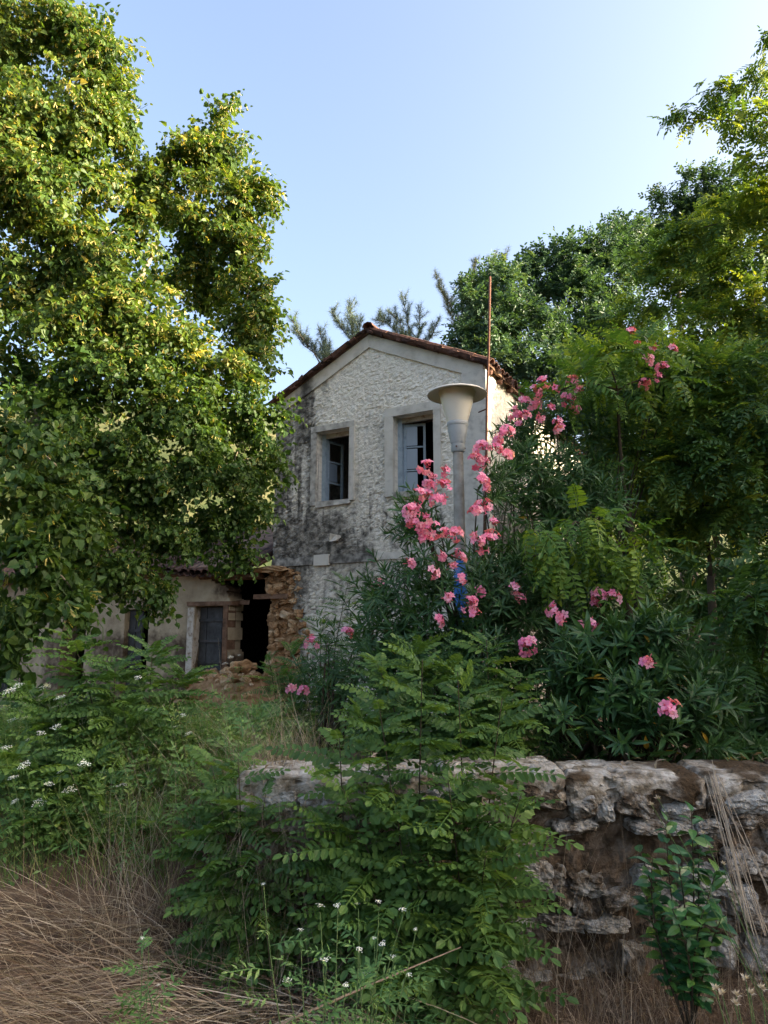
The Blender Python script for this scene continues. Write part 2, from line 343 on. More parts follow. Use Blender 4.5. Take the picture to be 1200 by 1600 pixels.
def gridwall(name, us, zs, th, keep, disp, dirt, mat, zmap=None, v0=0.0, wfun=None, back=True):
    """solid wall made of a displaced front sheet, a back sheet and the edges of every opening"""
    U, Z = np.meshgrid(us, zs); uc, zc = np.meshgrid((us[1:] + us[:-1]) / 2, (zs[1:] + zs[:-1]) / 2)
    K = keep(uc, zc); Zm = zmap(U, Z) if zmap else Z
    D = disp(U, Zm)
    W = wfun or hw
    Vf = W(U, v0 - D, Zm).reshape(-1, 3); Vb = W(U, np.full_like(U, v0 + th), Zm).reshape(-1, 3)
    n = len(Vf); nc = len(us)
    q = grid_faces(len(zs), nc).reshape(len(zs) - 1, nc - 1, 4)
    F = [q[K]]
    if back: F.append(q[K][:, ::-1] + n)
    Kp = np.pad(K, 1)
    for (di, dj, a, b) in ((-1, 0, 0, 1), (1, 0, 2, 3), (0, -1, 3, 0), (0, 1, 1, 2)):
        nb = Kp[1 + di:1 + di + K.shape[0], 1 + dj:1 + dj + K.shape[1]]
        e = q[K & ~nb]
        F.append(np.stack([e[:, b], e[:, a], e[:, a] + n, e[:, b] + n], -1))
    F = np.concatenate(F)
    dd = dirt(U, Zm).ravel()
    return add(name, np.concatenate([Vf, Vb]), F, mat, house, tint=np.concatenate([dd, dd]), smooth=False, attr='dirt')
def roofline(u):
    u = np.asarray(u, float)
    return np.where(u < APEX_U, EAVE + (APEX - EAVE) * u / APEX_U, APEX - (APEX - EAVE) * (u - APEX_U) / (HW - APEX_U))
LWIN = (1.03, 1.79, 4.25, 5.67); RWIN = (2.74, 3.57, 4.27, 5.74)
def inrect(u, z, r): return (u > r[0]) & (u < r[1]) & (z > r[2]) & (z < r[3])
def peel_edge(z):   # where the plaster of the main block has fallen off beside the breach
    return .60 + .24 * (fbm(z * 2.2, 3.1, 0, 21) - .5) * 2 + .25 * sstep(1.6, .6, z) + .12 * (vn(z * 9, 1.7, 0, 4) - .5)
def keep_main(u, z):
    k = (z < roofline(u) + .03) & ~inrect(u, z, LWIN) & ~inrect(u, z, RWIN)
    k &= ~((z < 2.93 + .10 * (vn(u * 7, z * 2, 0, 5) - .5)) & (u < peel_edge(z)))
    k &= ~((u > 3.52) & (u < 3.66 + .05 * vn(z * 8, 0, 0, 6)) & (z > 4.27) & (z < 5.0 + .1 * vn(u * 9, 0, 0, 2)))
    return k
def rough(u, z):
    a = fbm(u * 13, z * 15, 0, 31, 3); b = fbm(u * 30, z * 34, 0, 41, 2)
    c = vn(u * 19 + 3 * a, z * 21, 0, 45)
    amp = .7 + .6 * sstep(.3, .7, fbm(u * 1.1 + 5, z * 1.3, 0, 46))
    return amp * .8 * (.036 * np.abs(a - .5) * 2 + .030 * (b - .5) + .018 * (c - .5)) + .02 * (fbm(u * 1.6, z * 1.6, 0, 8) - .5)
def dirt_main(u, z):
    n = fbm(u * 2.1, z * 1.4, 0, 51); st = fbm(u * 7, z * .7, 0, 52)
    d = .13 + .34 * (n - .5)
    g = lambda c, w: np.exp(-((u - c) / w) ** 2)
    d = d + .95 * g(.70, .2) * sstep(4.9, 6.2, z) * (st * .8 + .6) + .8 * g(.25, .2) * sstep(3.2, 5.0, z) * st + .5 * g(1.2, .12) * sstep(5.6, 6.7, z) * st                        # streak below the left rake
    d = d + .58 * sstep(1.0, 0.0, u) * (.55 + 1.1 * (n - .3)) * sstep(6.9, 5.6, z)            # black left edge
    d = d + .52 * sstep(2.7, .9, u) * sstep(4.35, 3.7, z) * sstep(2.7, 3.5, z) * np.clip(1.9 * st + 1.2 * n - 1.1, 0, 1)     # under the left window
    d = d + .30 * sstep(4.3, 3.2, u) * sstep(4.2, 3.6, z) * (.1 + st)
    d = d + .5 * np.exp(-((z - 3.22 - .1 * (n - .5)) / .13) ** 2) * sstep(2.9, 1.6, u) * (.3 + n)                       # above the string course
    d = d + .35 * np.exp(-((u - .88) / .09) ** 2) * sstep(3.7, 4.3, z) * sstep(6.0, 5.6, z)
    d = d + .45 * g(.55, .35) * sstep(3.2, 2.9, z) * st
    d = d - .25 * sstep(2.4, 3.2, u) * sstep(4.0, 5.0, z) - .12 * sstep(.9, 1.5, u) * sstep(5.6, 6.2, z)
    drip = fbm(u * 16, z * .55, 0, 57, 3)
    d = d + .34 * sstep(.52, .74, drip) * sstep(3.0, 3.6, z) * sstep(1.5, .5, u) + .22 * sstep(.55, .7, drip) * sstep(4.28, 4.05, z) * sstep(3.3, 3.8, z)
    d = d + .30 * sstep(.02, -.01, rough(u, z))                                                  # darker in the hollows
    return np.clip(d, 0, .74)
us = lines(0, HW, .026, (LWIN[0], LWIN[1], RWIN[0], RWIN[1])); zs = lines(HBASE, APEX + .02, .026, (LWIN[2], LWIN[3], RWIN[2], RWIN[3]))
gridwall('front_wall', us, zs, .40, keep_main, rough, dirt_main, MAT['plaster'], zmap=lambda u, z: np.minimum(z, roofline(u)), back=False)
# earth-and-rubble core beside the breach
def core_left(z): return -.10 + .16 * (fbm(z * 3, 7.7, 0, 61) - .5) * 2 - .10 * sstep(1.5, .9, z) + .06 * sstep(1.8, 2.4, z) * np.sin(z * 9)
gridwall('masonry_core', lines(-.5, .95, .03), lines(HBASE, 2.99, .03), .5, lambda u, z: u > core_left(z), lambda u, z: .05 * fbm(u * 9, z * 9, 0, 71) + .03 * fbm(u * 25, z * 25, 0, 72), lambda u, z: 0 * u, MAT['mortar'], v0=.07)

# stones: shared meshes of irregular rounded blocks
def stone_tpl(seed, box=.55, amp=.22, sub=6):
    a = np.linspace(-1, 1, sub); fs, vs, n = [], [], 0
    for ax in range(3):
        for sgn in (-1, 1):
            A, B = np.meshgrid(a, a); C = np.full_like(A, sgn)
            c = [None] * 3; c[ax] = C; c[(ax + 1) % 3] = A; c[(ax + 2) % 3] = B
            v = np.stack(c, -1).reshape(-1, 3); f = grid_faces(sub, sub) + n
            vs.append(v); fs.append(f if sgn > 0 else f[:, ::-1]); n += len(v)
    v = np.concatenate(vs); f = np.concatenate(fs)
    s = unit(v); v = v * box + s * (1 - box) * 1.15
    k = np.array([seed * 3.7, seed * 1.3, seed * 2.1])
    w = v + k
    d = fbm(w[:, 0] * 1.3, w[:, 1] * 1.3, w[:, 2] * 1.3, seed, 4) - .5
    e = fbm(w[:, 0] * 4, w[:, 1] * 4, w[:, 2] * 4, seed + 5, 2) - .5
    return v * (1 + amp * 2 * d + amp * .8 * e)[:, None] * .5, f
STONE_O = [mesh('ochre_stone', *stone_tpl(i + 1, .42, .5, 6), MAT['ostone']) for i in range(7)]
STONE_W = [mesh('wall_stone', *stone_tpl(i + 20, .5, .30, 10), MAT['wstone'], smooth=False) for i in range(10)]
RZH = math.atan2(HR[1], HR[0])
def place_stone(data, p, size, parent, rz=0.0, tilt=.15, name='stone'):
    M = Matrix.Translation(Vector([float(c) for c in np.asarray(p) - np.array(parent.location)])) @ Matrix.Rotation(rz, 4, 'Z') @ Matrix.Rotation(random.uniform(-tilt, tilt), 4, 'X') @ Matrix.Rotation(random.uniform(-tilt, tilt), 4, 'Y') @ Matrix.Diagonal((size[0], size[1], size[2], 1))
    return link(name, data, parent, mat4=M)
z = 0.75
while z < 2.93:
    h = random.uniform(.08, .2); u = float(core_left(np.array(z))) + .02
    while u < float(peel_edge(np.array(z))) + .05:
        w = random.uniform(.09, .26)
        if random.random() < .8:
            place_stone(random.choice(STONE_O), hw(u + w / 2, .10 + random.uniform(-.05, .03), z + h / 2 + random.uniform(-.03, .03)), (w * random.uniform(.8, 1.15), .24, h * random.uniform(.7, 1.2)), house, RZH, .45)
        u += w
    z += h
place_stone(STONE_O[2], hw(.05, .02, 2.98), (.62, .3, .12), house, RZH, .03)
place_stone(STONE_O[4], hw(-.28, .04, 2.99), (.34, .3, .10), house, RZH, .03)
hbox('lintel_plank', -.42, .42, -.06, .1, 2.40, 2.50, MAT['wood'], jit=.008)

# trim of the gable end
def rake_band(name, u0, u1, w=.27, proud=.045):
    n = 24; us_ = np.linspace(u0, u1, n); top = roofline(us_) - .01; bot = top - w - .02 * (vn(us_ * 5, 2, 0, 3) - .5)
    Vt = [hw(us_, -proud, top), hw(us_, -proud, bot), hw(us_, .05, top), hw(us_, .05, bot)]
    V = np.concatenate(Vt); F = []
    for i in range(n - 1):
        F += [(n + i, n + i + 1, i + 1, i), (3 * n + i + 1, n + i + 1, n + i, 3 * n + i), (i, i + 1, 2 * n + i + 1, 2 * n + i)]
    F += [(0, 2 * n, 3 * n, n), (n - 1, 2 * n - 1, 4 * n - 1, 3 * n - 1)]
    dd = np.concatenate([.1 + .75 * np.exp(-((us_ - .75) / .2) ** 2) + .5 * np.exp(-((us_ - .1) / .25) ** 2)] * 4)
    add(name, V, np.array(F), MAT['trim'], house, tint=dd, attr='dirt')
rake_band('gable_band', .0, APEX_U); rake_band('gable_band', APEX_U + .004, HW - .02)
hbox('corner_pilaster', 4.14, HW + .03, -.047, .12, 2.2, 6.33, MAT['trim'], dirt=.22)
hbox('string_course', .0, 2.35, -.03, .05, 3.03, 3.19, MAT['trim'], jit=.007, dirt=.7)
hbox('string_course', 2.353, HW - .43, -.03, .05, 3.04, 3.18, MAT['trim'], jit=.007, dirt=.25)
hbox('patch', 1.02, 1.36, -.062, .05, 3.0, 3.21, MAT['trim'], jit=.004, dirt=.0)
hbox('putlog_stone', 1.44, 1.56, -.13, .05, 3.44, 3.57, MAT['trim'], jit=.02, dirt=.25)
def win(r, sw, openness, dirt):
    u0, u1, z0, z1 = r
    wo = link('window', None, house, np.array(hw((u0 + u1) / 2, 0, z0)) - np.array(house.location)); wo.empty_display_size = .1
    P = wo
    # surround, butted
    hbox('surround', u0 - sw, u0, -.05, .06, z0 - .06, z1, MAT['trim'], P, .003, dirt)
    hbox('surround', u1, u1 + sw * .85, -.05, .06, z0 - .03, z1, MAT['trim'], P, .003, dirt * .3)
    hbox('surround', u0 - sw, u1 + sw * .85, -.053, .06, z1 + .002, z1 + sw * .95, MAT['trim'], P, .003, dirt * .8)
    hbox('sill', u0 - .02, u1 + .02, -.045, .3, z0 - .10, z0 + .004, MAT['trim'], P, .008, .45)
    # timber frame inside the reveal
    f = .055; v0, v1 = .17, .24
    hbox('frame', u0, u0 + f + .03, v0, v1 + .05, z0 + .006, z1, MAT['paint'], P)
    hbox('frame', u1 - f, u1, v0, v1, z0 + .006, z1, MAT['paint'], P)
    hbox('frame', u0 + f + .03, u1 - f, v0 + .003, v1, z1 - f - .03, z1, MAT['whitewood'], P)
    # casement swung inwards, hinged on the left
    W = (u1 - u0) * openness[1]; a = rad(openness[0]); H0, H1 = z0 + .02, z1 - f - .04
    base = np.array([u0 + f + .035, .25]); dr = np.array([math.cos(a), math.sin(a)]); nn = np.array([-dr[1], dr[0]])
    def sbox(nm, s0, s1, q0, q1, t0, t1, mat):
        pts = np.array([(s, t_, q) for q in (q0, q1) for t_ in (t0, t1) for s in (s0, s1)])
        uu = base[0] + pts[:, 0] * dr[0] + pts[:, 1] * nn[0]; vv = base[1] + pts[:, 0] * dr[1] + pts[:, 1] * nn[1]
        F = np.array([(0, 2, 3, 1), (4, 5, 7, 6), (0, 1, 5, 4), (2, 6, 7, 3), (0, 4, 6, 2), (1, 3, 7, 5)])
        return add(nm, hw(uu, vv, pts[:, 2]), F, mat, P)
    b = .045
    sbox('sash', 0, b, H0, H1, 0, .035, MAT['paint']); sbox('sash', W - b, W, H0, H1, 0, .035, MAT['paint'])
    sbox('sash', b, W - b, H0, H0 + b, .002, .033, MAT['paint']); sbox('sash', b, W - b, H1 - b, H1, .002, .033, MAT['paint'])
    hs = (H1 - H0) / 3
    for k in (1, 2): sbox('glazing_bar', b, W - b, H0 + hs * k - .014, H0 + hs * k + .014, .004, .03, MAT['paint'])
    for k in range(3):
        if openness[2][k]: sbox('pane', b, W - b - (.0 if openness[2][k] == 1 else W * .28), H0 + hs * k + .03, H0 + hs * (k + 1) - .03, .012, .018, MAT['glass'])
    return wo
win(LWIN, .13, (79, .60, (0, 2, 0)), .5)
win(RWIN, .17, (16, .50, (2, 2, 2)), .12)
# rooms behind: floors, back and side walls keep the inside dark
DEP = 7.0
def side_keep(v, z): return z < EAVE + .02
gridwall('side_wall', lines(.0, DEP, .05), lines(HBASE, EAVE, .05), .38, side_keep, lambda v, z: rough(v + 9, z), lambda v, z: np.clip(.1 + .5 * (fbm(v * 2, z, 0, 91) - .5) + .6 * sstep(4.7, 3.8, z), 0, 1), MAT['plaster'], wfun=lambda a, b, c: hw(HW - .002 - b, a, c), back=False)
hbox('side_wall', .002, .35, .40, DEP, HBASE, EAVE - .02, MAT['plaster'], dirt=.4)
hbox('back_wall', .0, HW, DEP, DEP + .35, HBASE, EAVE, MAT['plaster'], dirt=.4)
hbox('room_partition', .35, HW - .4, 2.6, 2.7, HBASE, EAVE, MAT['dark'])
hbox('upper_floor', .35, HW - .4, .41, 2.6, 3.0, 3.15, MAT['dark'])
# roof
def tile_mesh(L=.44, r=.095, seg=5, th=.014, mat=None):
    V, F = [], []
    for i, (x, k) in enumerate(((0, 1.0), (L, .82))):
        for a in np.linspace(0, np.pi, seg):
            V.append((x, -math.cos(a) * r * k, math.sin(a) * r * k * .8)); V.append((x, -math.cos(a) * (r * k - th), math.sin(a) * (r * k - th) * .8))
    n = seg * 2
    for j in range(seg - 1):
        a, b, c, d = 2 * j, 2 * j + 2, n + 2 * j + 2, n + 2 * j
        F += [(a, d, c, b), (a + 1, b + 1, c + 1, d + 1), (a, b, b + 1, a + 1), (d, d + 1, c + 1, c)]
    F += [(0, 1, n + 1, n), (n - 2, 2 * n - 2, 2 * n - 1, n - 1)]
    return np.array(V), np.array(F)
TV, TF = tile_mesh(); TILE = mesh('tile', TV, TF, MAT['tile'])
def roof_tiles(roof, origin, along, up, cols, rows, pitch, step, single, sag=None, jit=.02):
    """origin = eave start; along = eave direction; up = up-slope direction; a child object for each tile of the first `single` columns"""
    origin, along, up = [np.asarray(a, float) for a in (origin, along, up)]
    nrm = unit(np.cross(along, up)); nrm = nrm if nrm[2] > 0 else -nrm
    rest = []
    for i in range(cols):
        for j in range(rows):
            for cover in (0, 1):
                p = origin + along * ((i + .5 * cover) * pitch + R.normal(0, jit * .4)) + up * (j * step + R.normal(0, jit)) + nrm * (.055 if cover else .03)
                if sag is not None: p = p + np.array([0, 0, -sag(i * pitch, j * step)])
                d = up + nrm * .035 + along * R.normal(0, .03); n = nrm if cover else -nrm
                if i < single: link('tile', TILE, roof, mat4=Matrix.Translation(Vector((p - np.array(house.location)).tolist())) @ mat4((0, 0, 0), d, n, 1))
                else: rest.append((TV @ frames(np.array([d]), np.array([n]))[0].T + p, TF))
    if rest:
        V, F, _ = merge(rest)
        o = link('tile_field', mesh('tile_field', V - np.array(house.location), F, MAT['tile']), roof); o['kind'] = 'stuff'
roof = link('roof', None, house, (0, 0, 0))
OV = .12
def slab(name, pts_uvz, th, mat, parent):
    P = hw(*np.array(pts_uvz, float).T); V = np.concatenate([P, P + np.array([0, 0, th])])
    F = np.array([(3, 2, 1, 0), (4, 5, 6, 7), (0, 1, 5, 4), (1, 2, 6, 5), (2, 3, 7, 6), (3, 0, 4, 7)])
    return add(name, V, F, mat, parent)
sl = (APEX - EAVE) / APEX_U; sr = (APEX - EAVE) / (HW - APEX_U)
slab('roof_boarding', [(-.06, -.08, EAVE - .06 * sl), (APEX_U, -.08, APEX), (APEX_U, DEP + .3, APEX), (-.06, DEP + .3, EAVE - .06 * sl)], .035, MAT['wood'], roof)
slab('roof_boarding', [(APEX_U + .002, -.08, APEX), (HW + .12, -.08, EAVE - .12 * sr), (HW + .12, DEP + .3, EAVE - .12 * sr), (APEX_U + .002, DEP + .3, APEX)], .035, MAT['wood'], roof)
upl = unit(hw(1, 0, sl) - hw(0, 0, 0)); upr = unit(hw(-1, 0, sr) - hw(0, 0, 0)); al = hw(0, 1, 0) - hw(0, 0, 0)
roof_tiles(roof, hw(-.08, -.10, EAVE - .08 * sl + .035), al, upl, 36, 7, .2, .345, 4, None, .035)
roof_tiles(roof, hw(HW + .14, -.10, EAVE - .14 * sr + .035), al, upr, 36, 7, .2, .385, 7, None, .035)
for k in range(19):
    p = hw(APEX_U + R.normal(0, .012), -.14 + k * .385, APEX + .13 + R.normal(0, .01)) - np.array(house.location)
    link('ridge_tile', TILE, roof, mat4=mat4(p, al + np.array([0, 0, .04]), (0, 0, 1), 1.25))
for k in range(11):      # rafter ends under the right eave
    v = .1 + k * .55
    a = hw(HW - .3, v, EAVE + .3 * sr - .12); b = hw(HW + .10, v, EAVE - .10 * sr - .07)
    V, F, _ = tube([a, (a + b) / 2, b], .05, 4); add('rafter', V, F, MAT['tile'], roof)
FRAG = [mesh('broken_tile', *stone_tpl(60 + i, .6, .45, 4), MAT['tile']) for i in range(4)]
for k in range(46):
    u = random.uniform(.05, HW - .05); zt = float(roofline(u)) + random.uniform(.015, .075)
    w = random.uniform(.07, .2)
    p = hw(u, -.10 - random.uniform(0, .05), zt)
    M = Matrix.Translation(Vector((p - np.array(house.location)).tolist())) @ Matrix.Rotation(RZH, 4, 'Z') @ Matrix.Rotation((-1 if u < APEX_U else 1) * .43 + random.uniform(-.25, .25), 4, 'Y') @ Matrix.Diagonal((w, .10, random.uniform(.035, .08), 1))
    link('broken_tile', random.choice(FRAG), roof, mat4=M)
# ---- low wing
WE = 3.12
W1 = (-2.02, -1.20, .86, 2.30); W2 = (-4.12, -3.36, -.1, 2.28); W3 = (-6.2, -5.36, .2, 2.25); W4 = (-8.6, -7.9, .2, 2.2)
def keep_wing(u, z):
    k = np.ones_like(u, bool)
    for r in (W1, W2, W3, W4): k &= ~inrect(u, z, r)
    edge = -1.12 + .16 * (fbm(z * 3.3, 5, 0, 81) - .4) * 2 + .05 * (vn(z * 11, 3, 0, 2) - .5) - .55 * sstep(2.4, 2.85, z) * (.3 + vn(z * 6, 8, 0, 3)) - .2 * sstep(1.1, .8, z)
    k &= ~((u > edge) & (z > .62 + .25 * vn(u * 5, 1, 0, 7)))
    return k
def dirt_wing(u, z):
    d = .05 + .5 * (fbm(u * 1.3, z * 1.1, 0, 95) - .5) + .75 * sstep(2.0, 1.5, z) * sstep(.35, .6, fbm(u * .9, z * .9, 0, 96) + .1) + .8 * sstep(-1.75, -1.3, u) * sstep(2.35, 2.6, z)
    d = d - .5 * sstep(-6.6, -7.0, u)
    return np.clip(d, 0, 1)
gridwall('wing_wall', lines(-11, -.1, .05, (W1[0], W1[1], W2[0], W2[1], W3[0], W3[1], W4[0], W4[1])), lines(HBASE, WE, .05, (.86, 2.3, 2.28, 2.25)), .42, keep_wing, lambda u, z: .02 * fbm(u * 9, z * 9, 0, 97) + .03 * fbm(u * 2, z * 2, 0, 98), dirt_wing, MAT['ochre'], v0=.06)
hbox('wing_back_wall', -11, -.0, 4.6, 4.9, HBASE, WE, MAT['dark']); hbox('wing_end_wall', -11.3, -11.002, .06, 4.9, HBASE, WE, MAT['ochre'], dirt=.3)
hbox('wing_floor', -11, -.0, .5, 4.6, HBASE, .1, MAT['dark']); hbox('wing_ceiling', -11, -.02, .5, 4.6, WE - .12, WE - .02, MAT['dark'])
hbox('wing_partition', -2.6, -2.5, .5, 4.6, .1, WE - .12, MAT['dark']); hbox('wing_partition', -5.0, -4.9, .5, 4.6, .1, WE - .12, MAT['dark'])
# wing window 1: peeling white left jamb, bare timber right post, grey shuttered sash
def wingwin(r, style):
    u0, u1, z0, z1 = r
    P = link('window', None, house, np.array(hw((u0 + u1) / 2, 0, z0)) - np.array(house.location)); P.empty_display_size = .1
    if style == 0:
        hbox('jamb', u0 - .17, u0 + .01, -.005, .24, z0 + .02, z1 - .02, MAT['whitewood'], P, .012)
        hbox('jamb', u1 - .02, u1 + .09, .0, .25, z0 - .03, z1 + .06, MAT['wood'], P, .01)
        hbox('lintel', u0 - .22, u1 + .2, -.01, .3, z1 + .005, z1 + .10, MAT['wood'], P, .012)
        hbox('sill', u0 - .2, u1 + .1, -.05, .3, z0 - .10, z0 - .01, MAT['ochre'], P, .02, .5)
    w = u1 - u0
    if style < 2:
        n = 4 if style == 0 else 2; span = w if style == 0 else w * .55
        for k in range(n):
            a = u0 + .015 + k * span / n; hbox('shutter_board', a, a + span / n - .012, .17 + .01 * (k % 2), .21 + .01 * (k % 2), z0 + .01, z1 - .02, MAT['darkpanel'], P, .003)
        for zz in (.2, .5, .8): hbox('shutter_rail', u0 + .02, u0 + span - .02, .145, .168, z0 + (z1 - z0) * zz - .03, z0 + (z1 - z0) * zz + .03, MAT['darkpanel'], P)
wingwin(W1, 0); wingwin(W2, 1); wingwin(W3, 2); wingwin(W4, 1)
hbox('eave_beam', -4.6, -1.35, -.06, .10, WE - .17, WE - .03, MAT['wood'], jit=.02)
hbox('eave_beam', -8.5, -4.62, -.06, .10, WE - .15, WE - .01, MAT['wood'], jit=.02)
hbox('fallen_beam', -1.9, -.30, -.02, .08, WE - .28, WE - .19, MAT['wood'], jit=.03)
hbox('fallen_beam', -1.25, -.72, .2, .27, 2.32, 2.38, MAT['wood'], jit=.04)
wroof = link('wing_roof', None, house, (0, 0, 0))
ws = .42
sagf = lambda a, b: .16 * math.exp(-((a - 1.6) / 1.5) ** 2) + .05 * math.sin(a * 1.7)
slab('roof_boarding', [(-11.3, -.2, WE - .02), (-.12, -.2, WE - .06), (-.12, 3.0, WE + 3.2 * ws), (-11.3, 3.0, WE + 3.2 * ws)], .03, MAT['wood'], wroof)
roof_tiles(wroof, hw(-.18, -.30, WE - .02), hw(-1, 0, 0) - hw(0, 0, 0), unit(hw(0, 1, ws) - hw(0, 0, 0)), 54, 9, .2, .37, 4, sagf, .04)
# rubble spilling out of the breach
rub = thing('rubble_heap', hw(-.9, -.3, -.1), 'heap of ochre stones and earth below the breach in the low wing', 'rubble')
ru, rv = np.meshgrid(np.linspace(-2.6, .5, 50), np.linspace(-1.7, .55, 36))
def rubz(u, v):
    return -.15 + (1.02 + .18 * (fbm(u * 2.5, v * 2.5, 0, 14) - .5)) * sstep(-1.6, .05, v) * sstep(-2.7, -1.6, u) * (1 - .6 * sstep(-.3, .5, u))
V = hw(ru, rv, rubz(ru, rv) + .07 * (fbm(ru * 11, rv * 11, 0, 15) - .5)).reshape(-1, 3)
add('earth', V, grid_faces(*ru.shape), MAT['mortar'], rub)
for k in range(140):
    u, v = random.uniform(-2.3, .2), random.uniform(-1.3, .35)
    if k < 60: v = random.uniform(-.25, .3); u = random.uniform(-1.9, -.2)
    s = random.uniform(.05, .15) * (1.5 if random.random() < .15 else 1)
    p = hw(u, v, float(rubz(np.array(u), np.array(v))) + s * .25)
    place_stone(random.choice(STONE_O), p, (s * random.uniform(.9, 1.6), s * 1.1, s * .8), rub, random.uniform(0, 3), .6)
for (px, s) in ((383, .24), (368, .2), (395, .13)):
    p = at(px, 1042, 13.8); place_stone(random.choice(STONE_O), p, (s, s, s * .85), rub, random.uniform(0, 3), .5)

# ------------------------------------------------------------------ rusty mast and lamp
pa, pb = at(766, 432, 11.6), at(760, 690, 11.6)
base = pa + (pb - pa) * ((pa[2] + .12) / (pa[2] - pb[2]))
mast = thing('rusty_mast', base, 'tall thin rusty steel pole standing against the right corner of the house', 'pole')
V, F, _ = tube(np.linspace(base, pa, 12) + R.normal(0, .006, (12, 3)), .021, 8); add('pole', V, F, MAT['rust'], mast, smooth=True)
for k, zz in enumerate((4.6, 5.6)):
    c = base + (pa - base) * (zz / (pa[2] - base[2]))
    V, F, _ = tube([c, c + np.array([-.12, .2, 0])], .012, 6); add('wall_bracket', V, F, MAT['rust'], mast)
LY = 6.8
lc = at(714, 614, LY); lx, lz = lc[0], lc[2]
lgz = float(ground_z(np.array(lx), np.array(LY)))
lamp = thing('street_lamp', (lx, LY, lgz), 'pale street lamp with mushroom disc head and blue-painted pole foot among the oleanders', 'street lamp')
def lpart(name, prof, mat, seg=40):
    V, F = lathe(prof, seg, (lx, LY, 0)); return add(name, V, F, mat, lamp, smooth=True)
def Z(py): return float(at(714, py, LY)[2])
dk = lpart('disc', [(.0, lz + .025), (.10, lz + .03), (.20, lz + .02), (.285, lz - .005), (.30, lz - .02), (.296, lz - .028), (.28, lz - .018), (.2, lz + .0), (.165, lz + .004)], MAT['shade'], 56)
lpart('diffuser', [(.186, lz + .003), (.180, lz - .015), (.138, Z(640)), (.100, Z(661))], MAT['opal'])
lpart('housing_ring', [(.102, Z(662) + .012), (.106, Z(662)), (.106, Z(665)), (.098, Z(667))], MAT['alu'])
lpart('housing', [(.098, Z(666)), (.095, Z(674)), (.074, Z(691)), (.068, Z(694))], MAT['alu'])
lpart('collar', [(.066, Z(693)), (.067, Z(705)), (.058, Z(707))], MAT['alu'])
for k in range(3):
    a = k * 2.1 - 1.9
    V, F, _ = tube([(lx + .07 * math.cos(a), LY + .07 * math.sin(a), Z(700)), (lx + .076 * math.cos(a), LY + .076 * math.sin(a), Z(700))], .008, 6); add('clamp_screw', V, F, MAT['rust'], lamp)
zz = np.linspace(Z(705), lgz + 1.75, 24)
V, F = lathe(np.stack([np.linspace(.050, .058, 24), zz], -1), 20, (lx, LY, 0))
add('pole', V, F, MAT['pole'], lamp, tint=np.clip(.25 + .35 * fbm(V[:, 0] * 30, V[:, 2] * 6, V[:, 1] * 30, 3), 0, 1), smooth=True, attr='dirt')
lpart('pole_foot', [(.062, lgz + 1.752), (.064, lgz + 1.70), (.068, lgz + .1), (.08, lgz - .2)], MAT['blue'], 20)

# ------------------------------------------------------------------ roadside wall
random.seed(42)
rw = thing('stone_wall', ((WALL_X0 + WALL_X1) / 2, WALL_Y, 0), 'low mossy rubble stone wall with weathered pale coping along the roadside', 'wall')
xs = np.arange(WALL_X0, 2.7, .018); zz = np.arange(-.2, WALL_TOP - .05, .018)
X, ZZ = np.meshgrid(xs, zz)
yy = WALL_Y + .045 - .05 * (fbm(X * 5, ZZ * 6, 0, 101, 4) - .5) * 2 - .035 * (fbm(X * 22, ZZ * 24, 0, 104, 3) - .5) * 2
V = np.stack([X, yy, ZZ], -1).reshape(-1, 3)
add('mortar', V, grid_faces(*X.shape), MAT['wmortar'], rw, tint=np.clip(fbm(V[:, 0] * 2, V[:, 2] * 2, 0, 5) * 1.2 - .35, 0, 1), attr='dirt')
def wbox(name, x0, x1, y0, y1, z0, z1, mat):
    V = np.array([(x, y, z_) for z_ in (z0, z1) for y in (y0, y1) for x in (x0, x1)], float)
    return add(name, V, np.array([(0, 2, 3, 1), (4, 5, 7, 6), (0, 1, 5, 4), (2, 6, 7, 3), (0, 4, 6, 2), (1, 3, 7, 5)]), mat, rw)
wbox('wall_core', WALL_X0 + .02, WALL_X1, WALL_Y + .2, WALL_Y + .38, -.3, WALL_TOP - .13, MAT['wmortar'])
